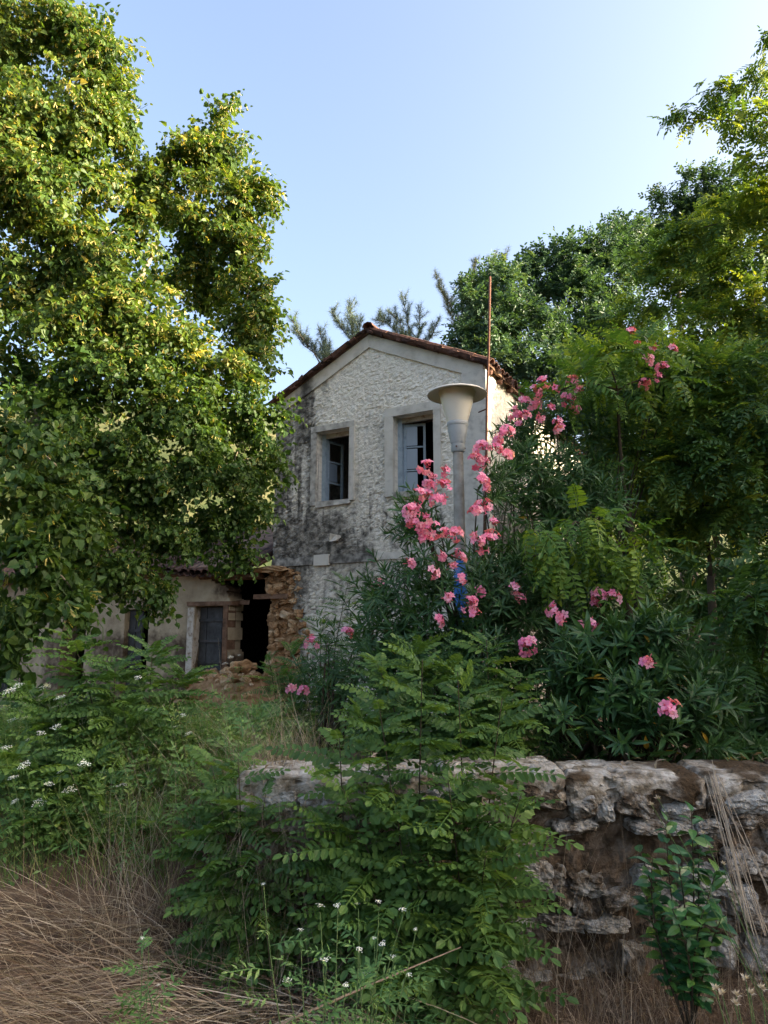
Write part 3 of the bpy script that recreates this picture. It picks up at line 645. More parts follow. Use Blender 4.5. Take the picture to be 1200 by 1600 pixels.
# coping: weathered lumps of mortar and stone, broken into lengths
x = WALL_X0 - .02
while x < WALL_X1:
    L = random.uniform(.3, .75); n1, n2 = max(8, int(L / .016)), 44
    a = np.linspace(0, L, n1); b = np.linspace(0, 1, n2)
    A, B = np.meshgrid(a, b); per = B * .82
    fy = np.where(per < .2, 0, np.where(per < .62, per - .2, .42)); fz = np.where(per < .2, per - .2, np.where(per < .62, 0, -(per - .62)))
    zt = WALL_TOP + random.uniform(-.03, .01); wx = A + x
    fz = np.where(per < .2, fz * (.15 + .9 * fbm(wx * 3, 1.0, 0, 111)), fz)
    n0 = fbm(wx * 3.2, fy * 4 + per * 3, 0, 119, 3) - .5; nz = fbm(wx * 9, fy * 9 + per * 9, 0, 121, 5) - .5; pit = sstep(.60, .72, fbm(wx * 16, per * 16, 0, 123, 3))
    endr = .022 * (1 - sstep(0, .03, A)) + .022 * (1 - sstep(0, .03, L - A))
    rnd = np.exp(-((per - .2) / .045) ** 2)
    Y_ = WALL_Y - .02 + fy - np.where(per < .2, 1, 0) * (.03 * n0 + .038 * nz - endr - .024 * pit) + .022 * rnd * (.6 + n0)
    Z_ = zt + fz + np.where(per >= .2, .025 * n0 + .026 * nz - endr - .012 * pit, 0) - .016 * rnd
    V = np.stack([wx, Y_, Z_], -1).reshape(-1, 3)
    dd = np.clip(.8 * sstep(.48, .62, fbm(V[:, 0] * 2.6 + 3, V[:, 2] * 6, V[:, 1] * 3, 131)) * sstep(-.1, .9, V[:, 0]) + .9 * sstep(1.1, 1.5, V[:, 0]) * sstep(.40, .55, fbm(V[:, 0] * 4, V[:, 2] * 7, 0, 133)) + .4 * pit.ravel(), 0, .9)
    add('coping_block', V, grid_faces(*A.shape), MAT['coping'], rw, tint=dd, attr='dirt', smooth=False)
    x += L + .004
z0 = -.12
while z0 < .78:
    h = random.uniform(.08, .16); x = WALL_X0 + random.uniform(0, .1)
    while x < 2.6:
        w = random.uniform(.09, .24)
        if random.random() < .80:
            hh_ = h * random.uniform(.65, 1.15)
            place_stone(random.choice(STONE_W), (x + w / 2, WALL_Y + .085 + random.uniform(-.03, .03), z0 + h / 2 + random.uniform(-.03, .03)), (w * 1.08, .26, hh_), rw, random.uniform(-.2, .2), .28)
        x += w * random.uniform(.98, 1.25)
    z0 += h * 1.03

# ------------------------------------------------------------------ foliage templates
def leaf(L, W, rows=2, fold=.25, curl=.2, prof='oval', tint=0.0):
    ts = np.linspace(0, 1, rows + 2)[1:-1]
    pf = {'oval': lambda t: np.sin(np.pi * t) ** .75, 'heart': lambda t: np.sin(np.pi * t ** .62) ** .8, 'lance': lambda t: np.sin(np.pi * t ** .85) ** .9, 'obov': lambda t: np.sin(np.pi * t ** 1.2) ** .7}[prof]
    V = [(0, 0, 0)]
    for t_ in ts:
        w = W / 2 * float(pf(t_)); c = -curl * t_ * t_ * L
        V += [(t_ * L, -w, fold * w + c), (t_ * L, 0, c), (t_ * L, w, fold * w + c)]
    V.append((L, 0, -curl * L)); F = [(0, 1, 2), (0, 2, 3)]
    for i in range(rows - 1):
        a = 1 + 3 * i; b = a + 3
        F += [(a, b, b + 1), (a, b + 1, a + 1), (a + 1, b + 1, b + 2), (a + 1, b + 2, a + 2)]
    a = 1 + 3 * (rows - 1); e = len(V) - 1
    F += [(a, e, a + 1), (a + 1, e, a + 2)]
    return np.array(V), np.array(F), np.full(len(V), tint)
def leaf4(L, W, fold=.25, prof='oval', tint=0.0, curl=.12):
    a, b, wa, wb = {'oval': (.26, .74, .92, .92), 'heart': (.18, .62, 1.0, .80), 'lance': (.3, .7, 1.0, .8)}[prof]
    V = [(0, 0, 0), (a * L, -wa * W / 2, fold * W / 2), (b * L, -wb * W / 2, fold * W / 2 - curl * L * .5), (L, 0, -curl * L), (a * L, wa * W / 2, fold * W / 2), (b * L, wb * W / 2, fold * W / 2 - curl * L * .5)]
    return np.array(V), np.array([(0, 1, 2), (0, 2, 3), (0, 5, 4), (0, 3, 5)]), np.full(6, tint)
def put(t, p, d, n, s=1.0, tint=0.0):
    M = frames(np.array([d], float), np.array([n], float))[0]
    return t[0] @ M.T * s + np.asarray(p, float), t[1], np.where(t[2] > .9, t[2], t[2] + tint)
def strip(path, w):
    P = np.asarray(path, float); n = len(P)
    V = np.concatenate([P + [0, w, 0], P - [0, w, 0]]); F = []
    for i in range(n - 1): F += [(i, i + 1, n + i + 1), (i, n + i + 1, n + i)]
    return V, np.array(F), np.zeros(len(V))
def frond_tpl(n, L, l, w, droop=.35, gap=.02, rows=2, seed=0, rach=.0022, tl=.1):
    g = np.random.default_rng(seed); lf = leaf4(l, w, .22, 'oval'); parts = []
    def pos(t_): return np.array([L * t_ * (1 - .12 * droop * t_), .03 * L * math.sin(2.2 * t_ + seed), -droop * L * t_ * t_ * .6])
    ts = np.linspace(0, 1, 7); parts.append(strip([pos(t_) for t_ in ts], rach))
    for i in range(n):
        t_ = .16 + .84 * i / (n - .4); p = pos(min(t_, 1)); tan = unit(pos(min(t_ + .05, 1.05)) - pos(t_ - .05))
        k = .75 + .45 * math.sin(math.pi * min(1, t_ + .12))
        for sg in (-1, 1):
            a = rad(g.normal(68, 7)); d = tan * math.cos(a) + np.array([0, sg, 0]) * math.sin(a) + np.array([0, 0, g.normal(-.10, .12)])
            nn = np.array([g.normal(0, .16), g.normal(0, .22), 1])
            parts.append(put(lf, p + np.array([0, sg * .002, 0]), d, nn, k * g.uniform(.88, 1.08), g.normal(0, tl * .6)))
    parts.append(put(lf, pos(1.0), unit(pos(1.0) - pos(.93)), (0, 0, 1), .95, .03))
    return merge(parts)
def linden_spray(seed, bract=.36):
    g = np.random.default_rng(seed); parts = []; L = .38
    lf = [leaf4(1, .95, .22, 'heart', 0, .22), leaf4(1, .88, .38, 'heart', 0, .3)]; br = (np.array([(0, -.003, 0), (.075, -.008, 0), (.075, .008, 0), (0, .003, 0)]), np.array([(0, 1, 2), (0, 2, 3)]), np.full(4, .96))
    pos = lambda t_: np.array([L * t_, .05 * math.sin(5 * t_ + seed), -.10 * t_ * t_])
    parts.append(strip([pos(t_) for t_ in np.linspace(0, 1, 5)], .003))
    for i in range(10):
        t_ = .08 + .92 * i / 9; sg = 1 if i % 2 else -1
        a = rad(g.normal(58, 16) if i < 9 else 5); pet = .03
        d = np.array([math.cos(a), sg * math.sin(a), g.normal(-.45, .25)])
        p = pos(t_) + unit(d) * pet
        parts.append(put(lf[i % 2], p, d, (g.normal(0, .4), g.normal(0, .4), 1), g.uniform(.045, .10), g.normal(0, .12)))
        if g.random() < bract:
            for _ in range(2):
                parts.append(put(br, p, (g.normal(0, .6), g.normal(0, .6), -1), (1, 0, 0), g.uniform(.7, 1.2)))
    return merge(parts)
LINDEN = [linden_spray(i) for i in range(7)]; LINDEN_LOW = [linden_spray(i + 40, .10) for i in range(7)]
FROND_MID = [frond_tpl(7, .29, .052, .024, .5, seed=i) for i in range(6)]
FROND_FAR = [frond_tpl(6, .30, .062, .030, .5, rows=1, seed=i + 10) for i in range(5)]
FROND_SAP = [frond_tpl(g_, l_, .046, .029, .45, seed=i + 20) for i, (g_, l_) in enumerate(((7, .23), (8, .27), (9, .31), (8, .26), (7, .22), (10, .34)))]
FROND_FINE = [frond_tpl(12, .24, .030, .010, .45, rows=1, seed=i + 30) for i in range(5)]
def whorl_tpl(seed, n=16, L=.125, W=.021, spread=1.0):
    g = np.random.default_rng(seed); parts = []; lf = leaf(1, W / L, 2, .3, .18, 'lance'); st = .16
    parts.append(strip([(0, 0, 0), (st * .5, 0, 0), (st, 0, 0)], .003))
    for i in range(n):
        t_ = i / (n - 1); a = i * 2.399; op = rad(88 - 62 * t_) * spread
        d = np.array([math.cos(op), math.sin(op) * math.cos(a), math.sin(op) * math.sin(a)])
        nn = np.array([1, -.3 * math.cos(a), -.3 * math.sin(a)]) + g.normal(0, .15, 3)
        parts.append(put(lf, (st * t_, 0, 0), d + g.normal(0, .1, 3), nn, L * g.uniform(.75, 1.15) * (1 - .25 * t_), .94 if g.random() < .012 and t_ < .3 else g.normal(0, .1)))
    return merge(parts)
WHORL = [whorl_tpl(i) for i in range(6)]; WHORL_BIG = [whorl_tpl(i + 10, 18, .16, .034) for i in range(5)]
def twig_tpl(seed, n=12, l=.10, w=.05, L=.4, prof='oval'):
    g = np.random.default_rng(seed); lf = leaf4(1, w / l, .25, prof); parts = []
    for i in range(n):
        t_ = (i + .5) / n; sg = 1 if i % 2 else -1
        d = np.array([.7, sg * 1.0, g.normal(-.2, .4)])
        parts.append(put(lf, (L * t_, 0, -.1 * t_ * t_), d, (g.normal(0, .4), g.normal(0, .4), 1), l * g.uniform(.7, 1.2), g.normal(0, .1)))
    return merge(parts)
TWIG = [twig_tpl(i) for i in range(5)]

def rdirs(n):
    v = R.normal(0, 1, (n, 3)); return unit(v)
def crown_pts(clumps, dens, inner=.25, front=.75, sub=.34):
    """points on ellipsoidal boughs, gathered into smaller bunches so the crown gets lit lumps and dark gaps: P, outward dir"""
    P, O = [], []
    for (c, r) in clumps:
        r = np.asarray(r, float); area = 4 * math.pi * ((r[0] * r[1]) ** 1.6 / 3 + (r[0] * r[2]) ** 1.6 / 3 + (r[1] * r[2]) ** 1.6 / 3) ** (1 / 1.6)
        n = max(6, int(area * dens)); rs = min(sub, .55 * r.min()); m = max(3, int(area / (rs * rs * 3.9)))
        sd = rdirs(m); sd = sd[(sd[:, 1] < .3) | (R.random(m) < .5)]; m = len(sd)
        if m == 0: sd = rdirs(3); m = 3
        sc_ = np.asarray(c) + sd * r * R.uniform(.55, 1.0, m)[:, None]
        k = R.integers(0, m, n); d = rdirs(n); d[:, 2] = np.where(d[:, 2] < 0, d[:, 2] * .6, d[:, 2])
        rr = rs * R.uniform(.35, 1.15, n) * (.7 + .6 * R.random(m))[k]
        p = sc_[k] + d * rr[:, None] * np.array([1.15, 1.0, .8])
        q = R.random(n) < inner * .5
        p[q] = np.asarray(c) + rdirs(int(q.sum())) * r * R.uniform(.3, .9, int(q.sum()))[:, None]
        P.append(p); O.append(unit(d * .6 + sd[k] * .7))
    return np.concatenate(P), np.concatenate(O)
def pxclumps(lst, depth=.75):
    out = []
    for (px, py, Y, rx, ry) in lst:
        s = Y / FPX; out.append((at(px, py, Y), (rx * s, max(rx, ry) * s * depth, ry * s)))
    return out
def branch_mesh(root, fork, tips, r0, sides=7):
    """tapered trunk with limbs to every tip"""
    root, fork = np.asarray(root, float), np.asarray(fork, float)
    pr = [tube(bez(root, (root + fork) / 2 + R.normal(0, .08, 3), fork, 8), np.linspace(r0, r0 * .7, 8), sides)]
    done = [(fork, r0 * .7)]
    for tpt in sorted([np.asarray(t, float) for t in tips], key=lambda t: np.linalg.norm(t - fork)):
        k = min(range(len(done)), key=lambda i: np.linalg.norm(tpt - done[i][0]) + (.0 if i else .3) + .15 * abs(done[i][0][2] - tpt[2]))
        src, rs = done[k]; L = np.linalg.norm(tpt - src)
        m = (src + tpt) / 2 + np.array([0, 0, .12 * L]) + R.normal(0, .06 * L, 3); rb = max(.008, rs * .62)
        pr.append(tube(bez(src, m, tpt, 8), np.linspace(rb, max(.006, rb * .45), 8), 5)); done.append((tpt, max(.01, rb * .6)))
    return merge(pr)
def tree(name, label, cat, root, fork, clumps, tpls, mat, bark, dens, r0, scale=1.0, droop=.3, tmean=.35, tvar=.18, up=.5, inner=.25, group=None, tipfrac=1.0, low=None, far=()):
    t_ = thing(name, root, label, cat, group)
    tips = [c for (c, r) in clumps if R.random() < tipfrac]
    V, F, _ = branch_mesh(root, fork, tips, r0); add('trunk', V, F, MAT[bark], t_, smooth=True)
    P, O = crown_pts(clumps, dens, inner)
    if len(far):
        P2, O2 = crown_pts(far, dens * .2, inner); P, O = np.concatenate([P, P2]), np.concatenate([O, O2])
    n = len(P)
    D = O + R.normal(0, .5, (n, 3)) + np.array([0, 0, -droop]); N = O * (1 - up) + np.array([0, 0, up + .2]) + R.normal(0, .25, (n, 3))
    S = scale * R.uniform(.75, 1.25, n); T_ = tmean + R.normal(0, tvar, n) + .3 * (vn(P[:, 0] * .9, P[:, 1] * .9, P[:, 2] * .9, 88) - .5)
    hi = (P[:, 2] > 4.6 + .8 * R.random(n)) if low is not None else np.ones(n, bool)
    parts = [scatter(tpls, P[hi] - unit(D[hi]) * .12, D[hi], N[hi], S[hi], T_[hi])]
    if low is not None: parts.append(scatter(low, P[~hi] - unit(D[~hi]) * .12, D[~hi], N[~hi], S[~hi], T_[~hi] - .24))  # lower leaves tinted darker: shade put into the crown colour
    V, F, T_ = merge(parts)
    add('crown', V, F, MAT[mat], t_, tint=T_)
    return t_

# ------------------------------------------------------------------ trees
LB_OFF = [(-90, 80, 8.5, 110, 120), (-100, 300, 8.3, 110, 120), (-100, 520, 8.2, 110, 110), (-100, 740, 7.5, 110, 110), (-80, 900, 6, 90, 80), (60, -90, 8.8, 110, 70), (-90, -120, 9, 120, 100), (-250, 300, 9, 150, 200), (-250, 600, 9, 150, 200), (0, 250, 11, 150, 200), (150, 550, 11, 150, 170), (280, 480, 11, 80, 80)]
LB = [(40, 40, 8.5, 85, 85), (150, 95, 8.6, 55, 75), (100, 160, 8.4, 90, 80), (190, 180, 8.9, 45, 55), (240, 275, 9.4, 36, 42), (218, 355, 9.0, 36, 34), (30, 200, 8.2, 80, 80), (60, 300, 8.3, 95, 70), (150, 290, 8.7, 50, 50),
      (345, 215, 9.6, 42, 55), (300, 262, 9.6, 55, 45), (392, 310, 9.6, 42, 45), (335, 340, 9.5, 65, 60), (395, 395, 9.6, 34, 45), (255, 310, 10, 40, 50), (385, 475, 9.5, 42, 50), (385, 560, 9.4, 38, 34), (300, 430, 10, 60, 60), (400, 520, 9.6, 30, 40),
      (60, 430, 8.6, 85, 55), (150, 400, 8.5, 70, 50), (120, 500, 8.3, 95, 50), (210, 480, 8.4, 65, 45), (260, 545, 8.5, 85, 50), (340, 590, 8.8, 65, 42), (180, 590, 8.3, 85, 48), (60, 590, 8.8, 60, 40),
      (60, 655, 8.2, 85, 45), (170, 680, 8.3, 80, 45), (290, 660, 8.6, 80, 48), (395, 660, 9.2, 48, 38), (415, 720, 9.4, 30, 42), (365, 725, 9.0, 55, 42), (270, 745, 8.7, 75, 45), (150, 770, 8.4, 80, 45), (390, 795, 9.3, 38, 32), (330, 825, 9.2, 50, 30),
      (240, 830, 8.8, 65, 36), (190, 890, 8.5, 60, 36), (250, 925, 8.7, 32, 26), (120, 860, 8.2, 70, 40), (60, 800, 7.8, 70, 50), (360, 865, 9.4, 35, 18),
      (30, 690, 5.6, 65, 34), (95, 735, 5.7, 48, 28), (30, 775, 5.5, 60, 36), (90, 810, 5.6, 48, 26), (30, 860, 5.4, 55, 34), (90, 895, 5.5, 50, 28), (40, 940, 5.4, 55, 36), (120, 935, 5.6, 32, 20), (15, 1010, 5.5, 30, 34)]
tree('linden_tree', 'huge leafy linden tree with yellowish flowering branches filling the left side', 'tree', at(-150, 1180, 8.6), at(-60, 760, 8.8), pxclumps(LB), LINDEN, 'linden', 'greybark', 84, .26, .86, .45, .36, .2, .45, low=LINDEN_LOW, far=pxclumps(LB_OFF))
# bare pale limb visible inside the crown belongs to the linden: a limb of its own under the tree
lt = bpy.data.objects['linden_tree']
V, F, _ = tube(bez(at(190, 500, 9.0), at(215, 440, 9.0), at(245, 385, 9.2), 8), np.linspace(.05, .025, 8), 7); add('limb', V, F, MAT['greybark'], lt, smooth=True)

tree('dark_broadleaf_tree', 'dark green rounded tree rising behind the roof beside the rusty pole', 'tree', at(790, 1020, 17), at(790, 700, 17),
     pxclumps([(755, 500, 16, 55, 55), (725, 545, 16, 40, 40), (790, 455, 16.5, 50, 45), (830, 520, 16, 60, 60), (800, 575, 15.5, 60, 45), (850, 590, 15.5, 60, 50), (740, 470, 17, 38, 38), (775, 430, 17, 25, 25)]), TWIG, 'darkleaf', 'bark', 48, .25, 1.0, .15, .4, .18)
tree('dark_broadleaf_tree', 'taller dark green tree behind the first, its ragged top against the sky', 'tree', at(920, 1020, 18), at(920, 700, 18),
     pxclumps([(850, 440, 18, 55, 50), (900, 410, 18, 55, 45), (930, 390, 18, 32, 32), (965, 385, 18.5, 40, 30), (985, 360, 19, 30, 24), (890, 480, 17.5, 75, 60), (950, 440, 18, 60, 60), (960, 520, 17, 70, 60), (905, 550, 17, 60, 50), (860, 400, 18.5, 28, 22), (1000, 400, 18.5, 50, 40), (1000, 600, 16, 70, 60)]), TWIG, 'darkleaf', 'bark', 40, .25, 1.1, .15, .35, .18)
tree('dark_broadleaf_tree', 'distant bluish-green tree top between the tall dark tree and the robinia', 'tree', at(1080, 1020, 20), at(1080, 650, 20),
     pxclumps([(1045, 325, 20, 36, 24), (1010, 375, 20, 42, 30), (1085, 300, 20, 44, 30), (1060, 390, 20, 60, 50), (1140, 330, 20, 70, 60)]), TWIG, 'darkleaf', 'bark', 32, .28, 1.2, .15, .45, .18)
RA = [(1120, 150, 8.2, 45, 26), (1165, 190, 8, 45, 34), (1075, 185, 8.3, 32, 22), (1200, 120, 8, 35, 35), (1215, 70, 8, 30, 30), (1190, 260, 8, 40, 32), (1230, 200, 8, 50, 60),
      (1180, 320, 8.6, 60, 34), (1120, 350, 8.8, 60, 34), (1060, 385, 9, 55, 32), (1010, 415, 9.2, 42, 28), (1160, 410, 8.6, 70, 40), (1090, 440, 9, 65, 36), (1020, 470, 9.2, 50, 32), (1180, 480, 8.4, 60, 38), (1110, 510, 8.8, 65, 36), (1040, 540, 9, 55, 36), (980, 520, 9.4, 40, 36),
      (1280, 350, 8.6, 90, 100), (1300, 550, 8.6, 90, 100), (1400, 250, 9, 130, 150), (1400, 520, 9, 130, 150), (1180, 580, 8.6, 70, 50), (1080, 590, 9, 70, 45), (1150, 420, 10, 100, 120), (1300, 100, 9, 90, 80), (1000, 620, 9.2, 55, 45)]
tree('robinia_tree', 'tall robinia tree with sunlit feathery yellow-green branches at the right edge', 'tree', at(1330, 1130, 8.8), at(1300, 700, 8.8), pxclumps(RA), FROND_FAR, 'robinia_mass', 'bark', 60, .1, 1.0, .35, .6, .2, .55)
tree('dark_broadleaf_tree', 'dense dark tree filling the gap between oleanders and robinia canopy', 'tree', at(1120, 1060, 12.5), at(1120, 850, 12.5),
     pxclumps([(980, 660, 12.5, 70, 60), (1060, 640, 12.5, 80, 70), (1150, 620, 12.5, 90, 80), (1000, 760, 12, 80, 70), (1090, 760, 12, 90, 80), (1210, 720, 12, 90, 90),
               (1130, 540, 12.4, 80, 70), (1190, 500, 12.4, 80, 70), (1270, 440, 12.4, 90, 90), (1250, 580, 12.3, 90, 90), (1120, 650, 11.6, 80, 80), (1330, 520, 12.5, 90, 90)]), TWIG, 'darkleaf', 'bark', 27, .12, 1.25, .15, .3, .15)  # boughs on this row added to keep sun off the house side
OFF = [((9.6, 5.6, 7.6), (1.5, 1.3, 1.5)), ((10.4, 4.0, 7.0), (1.5, 1.3, 1.5)), ((10.2, 2.4, 6.6), (1.4, 1.3, 1.4)), ((10.6, 5.0, 5.2), (1.6, 1.6, 1.4)), ((10.0, 3.0, 4.8), (1.5, 1.5, 1.3))]  # unseen crown added to cast shade on the linden's lower boughs
tree('added_shade_tree', 'unseen tree added beyond the right edge to shade the linden', 'tree', (10.3, 4.2, 0), (10.3, 4.2, 3.6), [(np.array(c), r) for c, r in OFF], TWIG, 'darkleaf', 'bark', 12, .2, 1.5, .15, .35, .15)
# pines behind the house
def pine(label, Y, root_px, shoots, brown=.0):
    root = at(*root_px, Y); base = np.array([root[0], root[1], -.1])
    t_ = thing('pine_tree', base, label, 'pine tree', 'pines behind the house')
    br = [tube(bez(base, (base + root) / 2 + np.array([.1, 0, 0]), root, 6), np.linspace(.14, .06, 6), 6)]
    P, D = [], []
    for path in shoots:
        pts = [at(px, py, Y + R.normal(0, .3)) for px, py in path]
        br.append(tube([root] + pts, np.linspace(.025, .006, len(pts) + 1), 5))
        for a, b in zip(pts[:-1], pts[1:]):
            L = np.linalg.norm(b - a); ax = unit(b - a)
            for s in np.arange(0, 1.01, .2 / L):
                p = a + (b - a) * s
                for _ in range(4):          # side shoots curving upward
                    sd = unit(ax * .5 + R.normal(0, .55, 3) + np.array([0, 0, .75])); l = R.uniform(.12, .34)
                    e = p + sd * l + np.array([0, 0, .05]); br.append(tube([p, e], [.007, .004], 3, False))
                    m = int(l * 300); q = p + (e - p) * R.uniform(.15, 1.05, m)[:, None]
                    P.append(q); D.append(unit(sd * .5 + R.normal(0, .7, (m, 3))))
    V, F, _ = merge(br); add('trunk', V, F, MAT['bark'], t_)
    P, D = np.concatenate(P), np.concatenate(D); n = len(P)
    nd_ = (np.array([(0, -.0034, 0), (0, .0034, 0), (.16, 0, -.012)]), np.array([(0, 1, 2)]), np.zeros(3))
    V, F, T_ = scatter([nd_], P, D, R.normal(0, 1, (n, 3)), R.uniform(.7, 1.2, n), R.normal(.4, .15, n) + brown)
    add('crown', V, F, MAT['pine'], t_, tint=T_)
pine('thin grey-green pine leaning out from the left roof slope', 19, (540, 640), [[(520, 585), (495, 555), (470, 525), (455, 498)], [(510, 570), (505, 540), (498, 515)], [(490, 550), (475, 540), (460, 520)], [(515, 580), (512, 560), (515, 548)]])
pine('slender pine with two upright tips just left of the ridge', 20, (575, 640), [[(560, 545), (535, 515), (517, 482)], [(555, 540), (548, 505), (547, 475)], [(558, 545), (560, 525), (563, 498)]])
pine('pine with a bushy pointed top just right of the ridge', 20, (640, 640), [[(640, 545), (625, 505), (612, 490)], [(642, 540), (635, 490), (628, 462)], [(650, 540), (656, 515), (655, 488)], [(660, 545), (675, 525), (680, 512)], [(640, 540), (605, 505), (590, 500)]])
pine('tall pine with brownish tip beside the dark tree', 21, (740, 640), [[(720, 530), (700, 480), (682, 435)], [(715, 500), (700, 470), (690, 455)], [(735, 520), (735, 450), (745, 408)], [(745, 520), (755, 450), (772, 405)], [(725, 500), (722, 465), (718, 440)], [(760, 500), (780, 430), (790, 402)]], .25)

# ------------------------------------------------------------------ shrubs made of single fronds or shoots
def shared(tpls, name, mat): return [mesh(name, V, F, MAT[mat], T) for (V, F, T) in tpls]
SH = {'sap': shared(FROND_SAP, 'frond', 'sapling'), 'mid': shared(FROND_MID, 'frond', 'robinia'), 'young': shared(FROND_MID, 'frond', 'robinia_young'), 'fine': shared(FROND_FINE, 'frond', 'feather'),
      'whorl': shared(WHORL, 'leafy_shoot', 'oleander'), 'whorlb': shared(WHORL_BIG, 'leafy_shoot', 'oleander')}
TPL = {'sap': FROND_SAP, 'fine': FROND_FINE}
def place(name, data, parent, p, d, n, s):
    return link(name, data, parent, mat4=Matrix.Translation(Vector((np.asarray(p, float) - np.array(parent.location)).tolist())) @ mat4((0, 0, 0), d, n, s))
def gz(p): return float(ground_z(np.array(p[0]), np.array(p[1])))
def sapling(label, base_px, tops, Y, n, tpl='sap', s=1.0, group='robinia saplings', low=.12, fl=1.0, name='robinia_sapling', rs=.006):
    """several wiry stems from one root; every compound leaf a frond of its own"""
    b = at(base_px[0], base_px[1], Y); b[2] = gz(b) - .03
    t_ = thing(name, b, label, 'sapling', group)
    per = max(4, int(n * 1.9) // len(tops)); rest = []
    for (px, py, dy) in tops:
        e = at(px, py, Y + dy); m = b * .45 + e * .55 + np.array([R.normal(0, .05), R.normal(0, .05), .05]); m[:2] = b[:2] * .6 + e[:2] * .4
        path = bez(b, m, e, 12)
        V, F, _ = tube(path, np.linspace(rs, .002, 12), 5); add('stem', V, F, MAT['rachis'], t_, smooth=True)
        L = np.linalg.norm(np.diff(path, axis=0), axis=1).sum()
        for k in range(per):
            f = low + (1 - low) * ((k + R.random() * .7) / per); i = f * 11; i0 = min(int(i), 10); p = path[i0] + (path[i0 + 1] - path[i0]) * (i - i0)
            a = k * 2.4 + R.normal(0, .4); upb = .15 + .75 * f ** 4
            d = np.array([math.cos(a), math.sin(a) , upb + R.normal(0, .15)]); nrm = np.array([R.normal(0, .4), R.normal(-.3, .4), 1.0])
            sz = s * fl * R.uniform(.75, 1.2) * (1 - .35 * f ** 6)
            if k % 2 == 0: place('frond', SH[tpl][R.integers(0, len(SH[tpl]))], t_, p, d, nrm, sz)
            else: rest.append((p, d, nrm, sz))
    P, D, N, S = [np.array(c) for c in zip(*rest)]
    V, F, T_ = scatter(TPL[tpl], P, D, N, S, np.clip(R.normal(.3, .17, len(P)), 0, .8))
    add('foliage', V, F, MAT['sapling_mass' if tpl == 'sap' else 'feather_mass'], t_, tint=T_, kind='stuff')
    return t_
sapling('big robinia sapling thicket in front of the middle of the stone wall', (650, 1545), [(590, 1090, .1), (660, 1030, .1), (535, 1230, -.05), (620, 1270, -.15), (570, 1370, -.1)], 3.35, 105)
sapling('robinia sapling right of the big thicket, leaning over the wall stones', (735, 1530), [(715, 1050, .1), (785, 1090, .1), (815, 1240, -.1), (760, 1330, -.2), (700, 1220, -.15)], 3.35, 105)
sapling('robinia sapling at the left of the thicket in front of the pale coping', (545, 1530), [(530, 1150, .1), (580, 1170, .1), (515, 1290, -.05), (540, 1390, -.1)], 3.45, 62)
sapling('low robinia sprouts at the foot of the thicket near the dry grass', (670, 1570), [(610, 1430, 0), (680, 1440, 0), (740, 1450, .05), (800, 1430, .1)], 3.15, 56)
sapling('robinia sapling just behind the wall below the lamp pole', (640, 1240), [(590, 1040, 0), (650, 1010, .2), (560, 1120, -.1), (700, 1040, .1)], 4.5, 90)
sapling('robinia sapling behind the wall next to the dark oleander', (770, 1240), [(760, 1000, .1), (815, 1060, 0), (720, 1090, -.1), (800, 1130, -.15), (740, 1150, -.2)], 4.4, 95)
sapling('robinia sapling with slim top in front of the wing windows', (160, 1400), [(112, 995, .3), (180, 1040, .1), (215, 1130, 0), (140, 1160, -.1), (80, 1120, 0), (40, 1080, .1)], 4.6, 170)
sapling('robinia sapling right of it with its tip below the shuttered window', (215, 1395), [(238, 1015, .4), (290, 1050, .5), (265, 1170, .1), (225, 1230, -.1), (300, 1160, .2), (180, 1100, 0)], 4.7, 165)
sapling('dense low robinia bush behind the dry hay bank on the left', (110, 1400), [(50, 1210, 0), (110, 1260, -.1), (170, 1290, -.15), (230, 1300, -.1), (70, 1290, -.2), (20, 1180, 0), (150, 1180, 0)], 4.3, 150)
sapling('robinia sapling between the hay bank and the end of the wall', (385, 1475), [(330, 1195, .1), (435, 1215, .2), (365, 1260, 0), (300, 1290, 0), (420, 1330, -.1)], 3.8, 95)
sapling('thin robinia sprout hiding the left end of the wall', (385, 1440), [(372, 1185, .1), (415, 1240, 0), (345, 1260, .1)], 3.6, 40)
sapling('small bushy robinia sprout at the edge of the hay', (390, 1490), [(345, 1370, 0), (400, 1375, 0), (440, 1400, .05), (430, 1300, .1)], 3.6, 56)
sapling('feathery bright green shrub against the white wall left of the oleander', (500, 1180), [(545, 905, .2), (450, 1010, 0), (500, 960, .1), (590, 930, .2), (430, 1050, -.1), (470, 1080, -.2), (560, 1000, -.2), (520, 1060, -.3)], 7.2, 180, 'fine', 1.25, None, .2, 1.0, 'feathery_shrub', .009)
sapling('feathery shrub in front of the lower house corner by the rubble', (440, 1185), [(420, 1030, 0), (455, 1060, .1), (490, 1100, 0), (430, 1110, -.1), (520, 1120, -.1)], 7.0, 100, 'fine', 1.2, None, .2, 1.0, 'feathery_shrub', .009)

